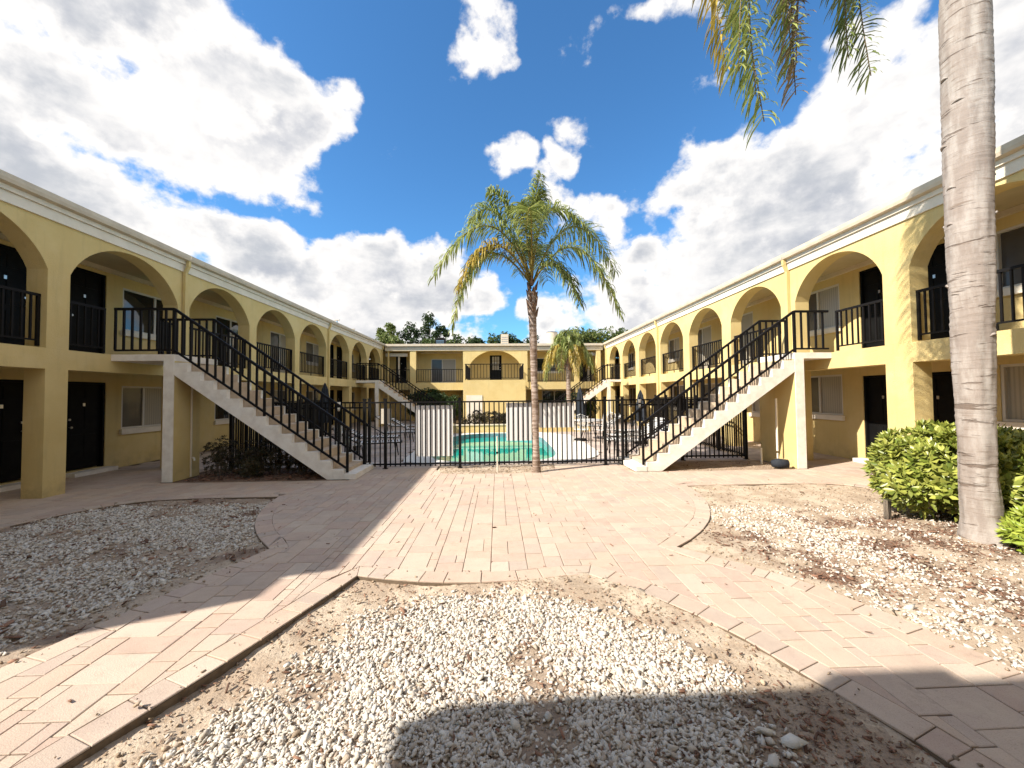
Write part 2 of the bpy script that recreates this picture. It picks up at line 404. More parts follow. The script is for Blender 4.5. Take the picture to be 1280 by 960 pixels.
def paver_mb(poly, mb, z0=-.05, z1=0.0, ch=.0040, gap=.0028):
    c = Vector((sum(p[0] for p in poly) / len(poly), sum(p[1] for p in poly) / len(poly)))
    if sum(poly[i][0] * poly[(i + 1) % len(poly)][1] - poly[(i + 1) % len(poly)][0] * poly[i][1] for i in range(len(poly))) < 0: poly = poly[::-1]
    ext = max((Vector(p) - c).length for p in poly)
    def ins(k):
        return [tuple(c + (Vector(p) - c) * (1 - k / ext)) for p in poly]
    a, b = ins(gap * 1.6), ins(gap * 1.6 + ch * 1.6)
    dz = random.uniform(-.0018, .0018); n = len(poly)
    tx, ty = random.uniform(-.006, .006), random.uniform(-.006, .006)
    Z = lambda p, zz: zz + dz + (p[0] - c.x) * tx + (p[1] - c.y) * ty
    vs = [(*p, z0) for p in a] + [(*p, Z(p, z1 - ch * .8)) for p in a] + [(*p, Z(p, z1)) for p in b]
    fs = [(i, (i + 1) % n, n + (i + 1) % n, n + i) for i in range(n)] + [(n + i, n + (i + 1) % n, 2 * n + (i + 1) % n, 2 * n + i) for i in range(n)] + [tuple(range(2 * n, 3 * n))]
    mb.add(vs, fs)
    return c

# ashlar field: random packing on a small module
CELL = .090
gx0, gy0 = -9.35, .25; NX, NY = int(18.2 / CELL), int(9.2 / CELL)
grid = np.zeros((NX, NY), bool); pieces = []
SIZES = [(2, 4, 2), (3, 4, 2), (4, 2, 5), (2, 3, 1.5), (4, 3, 4), (3, 2, 4), (2, 2, 2), (3, 3, 1.5)]
for j in range(NY):
    for i in range(NX):
        if grid[i, j]: continue
        opts = [(a, b, k) for a, b, k in SIZES if i + a <= NX and j + b <= NY and not grid[i:i + a, j:j + b].any()]
        if not opts:
            a = 2 if i + 1 < NX and not grid[i + 1, j] else 1
            b = 2 if j + 1 < NY and not grid[i:i + a, j:j + 2].any() else 1
        else:
            a, b, _ = random.choices(opts, [o[2] for o in opts])[0]
        grid[i:i + a, j:j + b] = True
        pieces.append((gx0 + i * CELL, gx0 + (i + a) * CELL, gy0 + j * CELL, gy0 + (j + b) * CELL))
inn_np = np.array(INN)
polys = []
for x0, x1, y0, y1 in pieces:
    near = ((inn_np[:, 0] > x0 - .2) & (inn_np[:, 0] < x1 + .2) & (inn_np[:, 1] > y0 - .2) & (inn_np[:, 1] < y1 + .2)).any()
    if not near:
        if inside(INN, [(x0 + x1) / 2], [(y0 + y1) / 2])[0]: polys.append([(x0, y0), (x1, y0), (x1, y1), (x0, y1)])
    else:
        c = clip_rect(INN, x0, x1, y0, y1)
        cl = []
        for p in c:
            if not cl or math.dist(cl[-1], p) > .004: cl.append(p)
        if len(cl) > 2 and math.dist(cl[0], cl[-1]) < .004: cl.pop()
        if len(cl) >= 3 and parea(cl) > .0002: polys.append(cl)
# border course blocks
i = 0
acc = 0.0
while i < NP:
    if FLAG[i] and FLAG[(i + 1) % NP] and INN[i] != OUT[i]:
        # walk this run
        j = i; so = [OUT[i]]; si = [INN[i]]
        while FLAG[(j + 1) % NP] and INN[(j + 1) % NP] != OUT[(j + 1) % NP] and j + 1 < NP + i:
            j += 1; so.append(OUT[j % NP]); si.append(INN[j % NP])
            if j >= NP - 1: break
        L = [0.0]
        for a, b in zip(so[:-1], so[1:]): L.append(L[-1] + math.dist(a, b))
        def at(t, arr):
            k = 0
            while k < len(L) - 2 and L[k + 1] < t: k += 1
            f = (t - L[k]) / max(1e-9, L[k + 1] - L[k]); return (arr[k][0] + (arr[k + 1][0] - arr[k][0]) * f, arr[k][1] + (arr[k + 1][1] - arr[k][1]) * f)
        sharp = []
        for q in range(1, len(so) - 1):
            d1_ = Vector(so[q]) - Vector(so[q - 1]); d2_ = Vector(so[q + 1]) - Vector(so[q])
            if d1_.angle(d2_, 0) > math.radians(11): sharp.append(L[q])
        t = 0.0
        while t < L[-1] - .03:
            st = random.choice([.115, .17, .23, .23, .34]); t2 = min(L[-1], t + st)
            if L[-1] - t2 < .06: t2 = L[-1]
            nx_ = [q for q in sharp if t + 1e-4 < q]
            if nx_ and t2 > nx_[0] - .04: t2 = nx_[0]
            polys.append([at(t, so), at(t2, so), at(t2, si), at(t, si)]); t = t2
        i = j + 1
    else: i += 1

def zone(c):
    if c[1] < 3.95 and c[0] < -1.0 and not ((c[0] - CX) ** 2 + (c[1] - CY) ** 2 < CR ** 2) and c[0] > -4.5: return 'path_l'
    if c[1] < 4.3 and .8 < c[0] < 4.2 and not ((c[0] - CX) ** 2 + (c[1] - CY) ** 2 < CR ** 2): return 'path_r'
    if (c[0] - CX) ** 2 + (c[1] - CY) ** 2 < CR ** 2 and c[1] < 9.4: return 'plaza'
    return 'walk_l' if c[0] < 0 else 'walk_r'
zones = {k: [] for k in ('path_l', 'path_r', 'plaza', 'walk_l', 'walk_r')}
for p in polys:
    c = (sum(q[0] for q in p) / len(p), sum(q[1] for q in p) / len(p)); zones[zone(c)].append((math.hypot(*c), p))
def slab(name, clip):
    poly = clip_rect(OUT, *clip)
    return poly
# bed of joint sand under all pavers, one sheet for each piece of paving
def structure_sheet(name, poly, z, mat, thick=.06):
    mb = MB(); mb.prism(poly, lambda a, b: (a, b, z - thick), lambda a, b: (a, b, z))
    return tag(mb.build(name, mat, None, recalc=False), kind='structure')
def shrink(poly, k=.012):
    return poly
zone_obj = {}
plaza_base = structure_sheet('plaza', OUT, -.012, JOINT)
for k, nm in (('plaza', None), ('path_l', 'garden_path'), ('path_r', 'garden_path'), ('walk_l', 'walkway'), ('walk_r', 'walkway')):
    if nm is None: zone_obj[k] = plaza_base; continue
    # thin setting strip so that every path is a piece of its own under its pavers
    if k.startswith('path'):
        src = (e_centre_l[1:], e_path_l[3:]) if k == 'path_l' else (e_right_r[:-1], e_centre_r[1:])
        poly = list(src[0]) + list(src[1])
    elif k == 'walk_l': poly = [(-6.9, .4), (-6.8, 4.2), (-6.6, 5.9), (-6.2, 6.9), (-3.9, 6.9), (-3.7, 7.8), (-7.6, 7.85), (-9.2, 7.8), (-9.2, .4)]
    else: poly = [(6.75, .4), (8.6, .4), (8.6, 8.1), (3.6, 8.1), (3.7, 7.1), (6.3, 7.1), (6.75, 6.5)]
    mb = MB(); mb.add([(a, b, -.0095) for a, b in poly], [tuple(range(len(poly)))])
    zone_obj[k] = tag(mb.build(nm, JOINT, None, recalc=False), kind='structure')
for k, lst in zones.items():
    lst.sort(key=lambda t: t[0]); rest = MB()
    for n_, (dist, p) in enumerate(lst):
        if n_ < 290:
            mb = MB(); paver_mb(p, mb); mb.build('paver', PAVER, zone_obj[k], recalc=False)
        else: paver_mb(p, rest)
    if rest.v: rest.build('paver_field', PAVER, zone_obj[k], recalc=False, kind='stuff')

# ------------------------------------------------------------------ ground and planting beds
g0 = MB()
for gx_, gX_, gy_, gY_ in ((-400, 400, -400, 9.5), (-400, -2.2, 9.5, 17.2), (1.9, 400, 9.5, 17.2), (-400, 400, 17.2, 600)):
    g0.add([(gx_, gy_, -.16), (gX_, gy_, -.16), (gX_, gY_, -.16), (gx_, gY_, -.16)], [(0, 1, 2, 3)])
tag(g0.build('ground', GROUND, None, recalc=False), kind='structure')

def fbm(x, y, s, o=0.0):
    return mnoise.fractal(Vector((x * s, y * s, o)), 1.0, 2.0, 5)
def bed(name, x0, x1, y0, y1, res, zf, darkf):
    nx = int((x1 - x0) / res) + 1; ny = int((y1 - y0) / res) + 1
    xs = np.linspace(x0, x1, nx); ys = np.linspace(y0, y1, ny); Xg, Yg = np.meshgrid(xs, ys, indexing='ij')
    ins = inside([(o[0] * .75 + n[0] * .25, o[1] * .75 + n[1] * .25) if o != n else o for o, n in zip(OUT, INN)], Xg, Yg)
    Z = np.empty_like(Xg); Dk = np.empty_like(Xg)
    for a in range(nx):
        for b in range(ny):
            x, y = xs[a], ys[b]
            Z[a, b] = zf(x, y) + .016 * fbm(x, y, 2.2) + .009 * fbm(x, y, 14, 5)
            Dk[a, b] = darkf(x, y)
    Z = np.minimum(Z, .03); Z[ins] = np.minimum(Z[ins], -.10)
    V = np.stack([Xg, Yg, Z], -1).reshape(-1, 3)
    idx = np.arange(nx * ny).reshape(nx, ny)
    F = np.stack([idx[:-1, :-1], idx[1:, :-1], idx[1:, 1:], idx[:-1, 1:]], -1).reshape(-1, 4)
    me = np_mesh(name, V, F, SAND, True)
    at_ = me.attributes.new('dark', 'FLOAT', 'POINT'); at_.data.foreach_set('value', Dk.ravel().astype(np.float32))
    o = bpy.data.objects.new(name, me); place(o, None); tag(o, kind='structure'); return o
GC = [(-1.85, 1.2), (-1.62, 1.85), (-1.42, 2.2), (-1.22, 2.6), (-1.02, 2.98), (-.55, 3.2), (-.1, 3.26), (.45, 3.12), (.88, 2.92), (1.1, 2.6), (1.26, 2.32), (1.22, 2.05), (1.12, 1.75), (1.1, 1.2)]
def dist_poly(poly, x, y):
    best = 9
    for i in range(len(poly)):
        (ax, ay), (bx, by) = poly[i], poly[(i + 1) % len(poly)]
        dx, dy = bx - ax, by - ay; t = max(0, min(1, ((x - ax) * dx + (y - ay) * dy) / (dx * dx + dy * dy)))
        best = min(best, math.hypot(x - ax - t * dx, y - ay - t * dy))
    ins = inside(poly, np.array([x]), np.array([y]))[0]
    return best if ins else -best
def sm(a, b, v):
    t = min(1, max(0, (v - a) / (b - a))); return t * t * (3 - 2 * t)
def z_c(x, y): return -.062 + .042 * sm(-1.2, 1.0, x) + .02 * sm(2.6, 3.5, y) * 1.0
def dk_c(x, y):
    if -1.9 < x < 1.3 and y < 3.4: base_ = .42 * sm(-.05, .2, dist_poly(GC, x, y) + .12 * fbm(x, y, 3.2, 9))
    else: base_ = 0
    v = sm(.95, 1.25, x + .15 * fbm(x, y, 3, 2)) * sm(2.35, 1.95, y) * (.95 if x < 1.75 else .8)
    return max(base_, min(1, v * .7 * (.75 + .4 * fbm(x, y, 5, 1))))
def dk_l(x, y): return max(.30 * sm(-2.9, -3.4, x), .7 * sm(.1, .45, fbm(x, y, 1.6, 3)))
def dk_r(x, y):
    m = math.exp(-((x - 2.95 - .25 * (4.3 - y)) / .33) ** 2 * 1.2) * sm(2.9, 3.4, y) * sm(4.9, 4.4, y)
    m = max(m, math.exp(-((x - 4.15) / .42) ** 2) * sm(2.2, 2.8, y) * sm(5.5, 4.9, y) * .9)
    m = max(m, sm(5.7, 5.1, math.hypot(x - 5.3, (y - 4.3) * 1.6) + 4.2) * .7)
    return max(0, min(.95, m * .80 * (.7 + 1.5 * fbm(x, y, 3.0, 7))))
bed('gravel_bed', -2.75, 2.25, .25, 3.85, .028, z_c, dk_c)
bed('gravel_bed', -6.85, -2.4, .25, 6.85, .045, lambda x, y: -.03, dk_l)
bed('gravel_bed', 1.85, 6.75, .25, 7.1, .045, lambda x, y: -.02 + .03 * math.exp(-((x - 5.4) ** 2 + (y - 4.4) ** 2) / 1.0), dk_r)
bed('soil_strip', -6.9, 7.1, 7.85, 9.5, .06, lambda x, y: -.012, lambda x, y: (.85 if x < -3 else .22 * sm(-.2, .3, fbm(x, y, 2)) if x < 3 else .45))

# rocks: distorted octahedra / icosahedra, thousands in one mesh
def ico():
    bm = bmesh.new(); bmesh.ops.create_icosphere(bm, subdivisions=1, radius=1.0)
    V = np.array([v.co[:] for v in bm.verts]); F = np.array([[v.index for v in f.verts] for f in bm.faces]); bm.free(); return V, F
def hull(npt, fl):
    bm = bmesh.new()
    for _ in range(npt):
        d = rng.normal(0, 1, 3); d /= np.linalg.norm(d); bm.verts.new(tuple(d * np.array([1.25, .9, fl]) * rng.uniform(.8, 1.1)))
    r_ = bmesh.ops.convex_hull(bm, input=bm.verts[:])
    bmesh.ops.delete(bm, geom=list({v for v in r_['geom_interior'] + r_['geom_unused'] if isinstance(v, bmesh.types.BMVert)}), context='VERTS')
    bmesh.ops.recalc_face_normals(bm, faces=bm.faces[:]); bm.verts.index_update()
    V = np.array([v.co[:] for v in bm.verts]); F = np.array([[v.index for v in f.verts] for f in bm.faces]); bm.free(); return V, F
ROCKS = [hull(11, rng.uniform(.45, .85)) for _ in range(22)]
CHIP_V = np.array([(-1, -.35, -.1), (1, -.25, -.12), (1.1, .3, -.1), (-.9, .38, -.1), (-1, -.3, .12), (.95, -.25, .1), (1.0, .25, .13), (-.95, .33, .1)])
CHIP_F = np.array([(0, 3, 2, 1), (4, 5, 6, 7), (0, 1, 5, 4), (1, 2, 6, 5), (2, 3, 7, 6), (3, 0, 4, 7)])
def scatter(name, P, R, mat, zf, chip=False, parent=None):
    """P (n,2) positions, R (n) radii"""
    Vs = []; Fs = []; b = 0
    n = len(P); ang = rng.uniform(0, 2 * math.pi, n); tilt = rng.normal(0, .35, (n, 2))
    for i in range(n):
        v, f_ = (CHIP_V, CHIP_F) if chip else ROCKS[i % len(ROCKS)]
        v = v * R[i]
        tx, ty = tilt[i]; v = v.copy(); v[:, 2] += v[:, 0] * tx + v[:, 1] * ty
        c, s_ = math.cos(ang[i]), math.sin(ang[i])
        x = v[:, 0] * c - v[:, 1] * s_; y = v[:, 0] * s_ + v[:, 1] * c
        Vs.append(np.stack([x + P[i, 0], y + P[i, 1], v[:, 2] + min(.03, zf(*P[i]) + .016 * fbm(P[i, 0], P[i, 1], 2.2)) + R[i] * .40], -1)); Fs.append(f_ + b); b += len(v)
    me = np_mesh(name, np.concatenate(Vs), np.concatenate(Fs), mat)
    o = bpy.data.objects.new(name, me); place(o, parent); tag(o, kind='stuff'); return o
def sample(poly_box, dens_fn, n):
    x0, x1, y0, y1 = poly_box
    P = np.stack([rng.uniform(x0, x1, n), rng.uniform(y0, y1, n)], -1)
    P = P[~inside(OUT, P[:, 0], P[:, 1])]
    keep = np.array([dens_fn(x, y) > rng.random() for x, y in P]); return P[keep]
def dens_c(x, y):
    d = dist_poly(GC, x, y) + .10 * fbm(x, y, 3.2, 9)
    holes = sm(.30, .52, fbm(x, y, 1.9, 4))
    return sm(-.26, .12, d + .06 * fbm(x, y, 9, 2)) ** 1.3 * (1 - .85 * holes)
Pc = sample((-2.3, 1.9, .9, 3.6), dens_c, 72000)
scatter('white_gravel', Pc, rng.gamma(4.0, .0019, len(Pc)) + .005, GRAVEL, z_c)
Pk = sample((-2.3, 2.2, .9, 3.7), lambda x, y: .9 if fbm(x, y, 2.4, 11) > -.15 else .35, 9000)
scatter('soil_clods', Pk, rng.gamma(2.2, .0024, len(Pk)) + .003, CLOD, z_c)
Pd = sample((-2.2, 2.0, .9, 3.6), lambda x, y: .35 * sm(-.1, .3, fbm(x, y, 3.0, 13)) + .06, 9000)
scatter('mulch_chips', Pd, rng.gamma(3, .0024, len(Pd)) + .003, MULCH, lambda x, y: z_c(x, y) + .008, chip=True)
big = np.array([(1.32, 1.93), (1.42, 1.86), (1.28, 1.86), (1.18, 1.98), (1.25, 1.76), (-.98, 2.02), (-.78, 2.93), (.06, 3.06), (.92, 2.66)])
scatter('large_stones', big, np.array([.045, .060, .03, .028, .035, .03, .035, .03, .028]), GRAVEL, z_c)
def dens_l(x, y):
    a = sm(-2.75, -3.25, x + .2 * fbm(x, y, 1.8, 1)) * sm(6.5, 6.1, y + .2 * fbm(x, y, 1.5, 3)) * sm(-6.6, -6.1, x)
    edge = sm(.12, .42, (-2.55 - (4.42 - y) * .33) - x) if y < 4.4 else 1
    return a * edge * (1 - .85 * sm(.12, .38, fbm(x, y, 1.3, 8)))
Pl = sample((-6.7, -2.5, 1.9, 6.7), dens_l, 36000)
scatter('white_gravel', Pl, rng.gamma(5, .0020, len(Pl)) + .0055, GRAVEL, lambda x, y: -.03)
Pl2 = sample((-6.7, -2.4, 1.6, 6.8), lambda x, y: .7, 7000)
scatter('soil_clods', Pl2, rng.gamma(2.0, .003, len(Pl2)) + .004, CLOD, lambda x, y: -.03)
zr = lambda x, y: -.02 + .03 * math.exp(-((x - 5.4) ** 2 + (y - 4.4) ** 2) / 1.0)
def dens_r(x, y):
    a = math.exp(-((x - 3.62 - .1 * math.sin(y * 2)) / .62) ** 2) * sm(5.9, 5.3, y)
    a = max(a, .22 * sm(6.0, 5.2, y) * sm(3.2, 3.8, x))
    return a * (.25 + .9 * sm(-.25, .15, fbm(x, y, 2.4, 6)))
Pr = sample((2.6, 6.5, 1.9, 6.4), dens_r, 24000)
scatter('white_gravel', Pr, rng.gamma(5, .0019, len(Pr)) + .005, GRAVEL, zr)
Pr2 = sample((2.2, 6.6, 1.8, 6.9), lambda x, y: .75, 7000)
scatter('soil_clods', Pr2, rng.gamma(2.0, .0032, len(Pr2)) + .003, CLOD, zr)
Pm = sample((2.3, 6.5, 1.9, 6.2), lambda x, y: min(1, dk_r(x, y) * 1.15 + .015), 30000)
scatter('mulch_chips', Pm, rng.gamma(3, .0030, len(Pm)) + .003, MULCH, zr, chip=True)
Pm2 = sample((.9, 2.2, 1.3, 2.4), lambda x, y: dk_c(x, y) * .8, 2200)
scatter('mulch_chips', Pm2, rng.gamma(4, .0022, len(Pm2)) + .003, MULCH, z_c, chip=True)
Pm3 = sample((-6.6, -2.5, 2.2, 6.6), lambda x, y: min(1, dk_l(x, y) * .8), 4000)
scatter('mulch_chips', Pm3, rng.gamma(4, .004, len(Pm3)) + .005, MULCH, lambda x, y: -.03, chip=True)
Pf = np.stack([rng.uniform(-6.4, -3.2, 900), rng.uniform(8.1, 9.3, 900)], -1)
scatter('mulch_chips', Pf, rng.gamma(4, .006, 900) + .006, MULCH, lambda x, y: -.012, chip=True)
Pf = np.concatenate([np.stack([rng.uniform(-1.4, 1.3, 1300), rng.uniform(8.35, 9.3, 1300)], -1), np.stack([rng.uniform(3.2, 6.4, 900), rng.uniform(8.3, 9.4, 900)], -1)])
scatter('soil_clods', Pf, rng.gamma(2.0, .0032, len(Pf)) + .003, CLOD, lambda x, y: -.012)
# ------------------------------------------------------------------ shared builders
ZF = 2.57                                 # upper floor
_bal = {}
def baluster_mesh(h, t):
    k = (round(h, 3), t)
    if k not in _bal: _bal[k] = MB().box(-t / 2, t / 2, -t / 2, t / 2, 0, h).mesh('baluster', IRON, recalc=False)
    return _bal[k]
def railing(parent, A, B, z0, z1, gap=.125, posts=(True, True), t=.026, rail=.045, name='railing'):
    """straight guard rail from A to B (2D), from height z0 (feet) to z1 (top); rails and posts are one part, each baluster its own"""
    A = Vector(A); B = Vector(B); L = (B - A).length; u = (B - A) / L
    mb = MB(); P = lambda s_, z: (A.x + u.x * s_, A.y + u.y * s_, z)
    mb.bar(P(0, z1 - rail / 2), P(L, z1 - rail / 2), rail); mb.bar(P(.02, z0 + .10), P(L - .02, z0 + .10), .028)
    pz = z1 - rail - .001
    if posts[0]: mb.box(A.x - .02 + u.x * .021, A.x + .02 + u.x * .021, A.y - .02 + u.y * .021, A.y + .02 + u.y * .021, z0, pz)
    if posts[1]: mb.box(B.x - .02 - u.x * .021, B.x + .02 - u.x * .021, B.y - .02 - u.y * .021, B.y + .02 - u.y * .021, z0, pz)
    if L > 1.6:
        c = P(L / 2, z0); mb.box(c[0] - .014, c[0] + .014, c[1] - .014, c[1] + .014, z0 - .04, z0 + .085)
    r = mb.build(name, IRON, parent, recalc=False)
    n = max(1, int(round(L / gap))); me = baluster_mesh(z1 - rail - z0 - .115, t)
    for i in range(1, n): share('baluster', me, r, P(L * i / n, z0 + .115))
    return r

def wall_mb(mapf, u0, u1, z0, z1, d0, d1, openings):
    """wall slab with rectangular openings (a, b, za, zb); mapf(u, z, d) -> xyz (axis aligned)"""
    mb = MB()
    def bx(a, b, c, d):
        if b - a < 1e-4 or d - c < 1e-4: return
        p, q = mapf(a, c, d0), mapf(b, d, d1); mb.box(p[0], q[0], p[1], q[1], p[2], q[2])
    cur = u0
    for a, b, za, zb in sorted(openings):
        bx(cur, a, z0, z1); bx(a, b, z0, za); bx(a, b, zb, z1); cur = b
    bx(cur, u1, z0, z1); return mb

def door(parent, mapf, a, b, z0, h, dw, flip=False, step=False, lites=False):
    """door in an opening; dw = depth of the wall face. mapf(u,z,d), d grows into the wall"""
    def bx(mb, u0, u1, za, zb, d0, d1):
        p, q = mapf(u0, za, d0), mapf(u1, zb, d1); return mb.box(p[0], q[0], p[1], q[1], p[2], q[2])
    mb = MB(); bx(mb, a + .045, b - .045, z0 + .03, z0 + h - .045, dw + .085, dw + .13)
    for (ua, ub, va, vb) in ((.14, .47, .14, .40), (.53, .86, .14, .40), (.14, .47, .46, .76), (.53, .86, .46, .76), (.14, .47, .81, .93), (.53, .86, .81, .93)):
        if lites and va > .4: continue
        w_ = b - a; bx(mb, a + w_ * ua, a + w_ * ub, z0 + h * va, z0 + h * vb, dw + .075, dw + .0855)
    o = mb.build('door', DOORM, parent)
    fr = MB()
    for ua, ub, za, zb in ((a + .001, a + .045, z0 + .002, z0 + h - .002), (b - .045, b - .001, z0 + .002, z0 + h - .002), (a + .046, b - .046, z0 + h - .046, z0 + h - .002)):
        bx(fr, ua, ub, za, zb, dw + .02, dw + .13)
    fr.build('door_frame', DOORM, o)
    hu = (a + .11) if flip else (b - .11)
    hm = MB(); p = mapf(hu, z0 + .96, dw + .07); q = mapf(hu, z0 + .96, dw + .03)
    hm.tube([p, q], [.012, .012], 8); hm.tube([q, mapf(hu, z0 + .96, dw + .01)], [.027, .024], 10)
    hm.build('handle', METAL, o); hm = MB(); p = mapf(hu, z0 + 1.13, dw + .082); q = mapf(hu, z0 + 1.13, dw + .05); hm.tube([p, q], [.026, .024], 10)
    hm.build('deadbolt', METAL, o)
    kn = MB(); uc = (a + b) / 2; bx(kn, uc - .022, uc + .022, z0 + 1.42, z0 + 1.49, dw + .068, dw + .0745); kn.build('door_knocker', METAL, o)
    if lites:
        for i in range(3):
            for j in range(3):
                g = MB(); w_ = (b - a - .3) / 3; bx(g, a + .15 + w_ * i + .02, a + .15 + w_ * (i + 1) - .02, z0 + .95 + j * .33, z0 + 1.25 + j * .33, dw + .078, dw + .0845)
                g.build('pane', BLIND, o)
    if step:
        st = MB(); bx(st, a - .06, b + .06, .002, .085, dw - .26, dw - .002); st.build('doorstep', STRING, parent)
    else:
        st = MB(); bx(st, a + .002, b - .002, z0 + .001, z0 + .028, dw + .0, dw + .12); st.build('threshold', METAL, o)
    return o

def window(parent, mapf, a, b, z0, z1, dw, panes=('d', 'd'), split=.5, sill=True, mull=True):
    def bx(mb, u0, u1, za, zb, d0, d1):
        p, q = mapf(u0, za, d0), mapf(u1, zb, d1); return mb.box(p[0], q[0], p[1], q[1], p[2], q[2])
    t = .045; mb = MB(); um = a + (b - a) * split
    bx(mb, a + .001, a + t, z0 + .001, z1 - .001, dw + .015, dw + .10); bx(mb, b - t, b - .001, z0 + .001, z1 - .001, dw + .015, dw + .10)
    bx(mb, a + t, b - t, z0 + .001, z0 + t, dw + .015, dw + .10); bx(mb, a + t, b - t, z1 - t, z1 - .001, dw + .015, dw + .10)
    o = mb.build('window', FRAME, parent)
    m2 = MB(); bx(m2, um - .028, um + .028, z0 + t + .001, z1 - t - .001, dw + .025, dw + .095); m2.build('mullion', FRAME, o)
    for (ua, ub, k, dd) in ((a + t + .001, um - .029, panes[0], .055), (um + .029, b - t - .001, panes[1], .075)):
        g = MB(); bx(g, ua, ub, z0 + t + .001, z1 - t - .001, dw + dd, dw + dd + .012)
        g.build('pane', {'d': GLASS, 'b': BLIND, 's': SCREEN}[k], o)
    if sill:
        s2 = MB(); bx(s2, a - .05, b + .05, z0 - .095, z0 - .001, dw - .05, dw + .05) if False else bx(s2, a - .05, b + .05, z0 - .13, z0 - .002, dw - .07, dw - .002)
        s2.build('sill', WHITE, o)
    return o

def arch_pts(a, b, zs, rise, n=22):
    hw = (b - a) / 2; R = (hw * hw + rise * rise) / (2 * rise); cy = (a + b) / 2; cz = zs + rise - R
    t = math.asin(min(1, hw / R)); return [(cy + R * math.sin(-t + 2 * t * i / n), cz + R * math.cos(-t + 2 * t * i / n)) for i in range(n + 1)]
def comb(Ya, Yb, z0, ztop, ops):
    """outline of a wall that stands on legs; ops: (a, b, zspring, rise or 0)"""
    P = [(Ya, z0)]
    for a, b, zs, rise in ops:
        P += [(a, z0), (a, zs)]
        if rise: P += arch_pts(a, b, zs, rise)[1:-1]
        P += [(b, zs), (b, z0)]
    P += [(Yb, z0), (Yb, ztop), (Ya, ztop)]
    Q = []
    for p in P:
        if not Q or math.dist(Q[-1], p) > 1e-4: Q.append(p)
    return Q

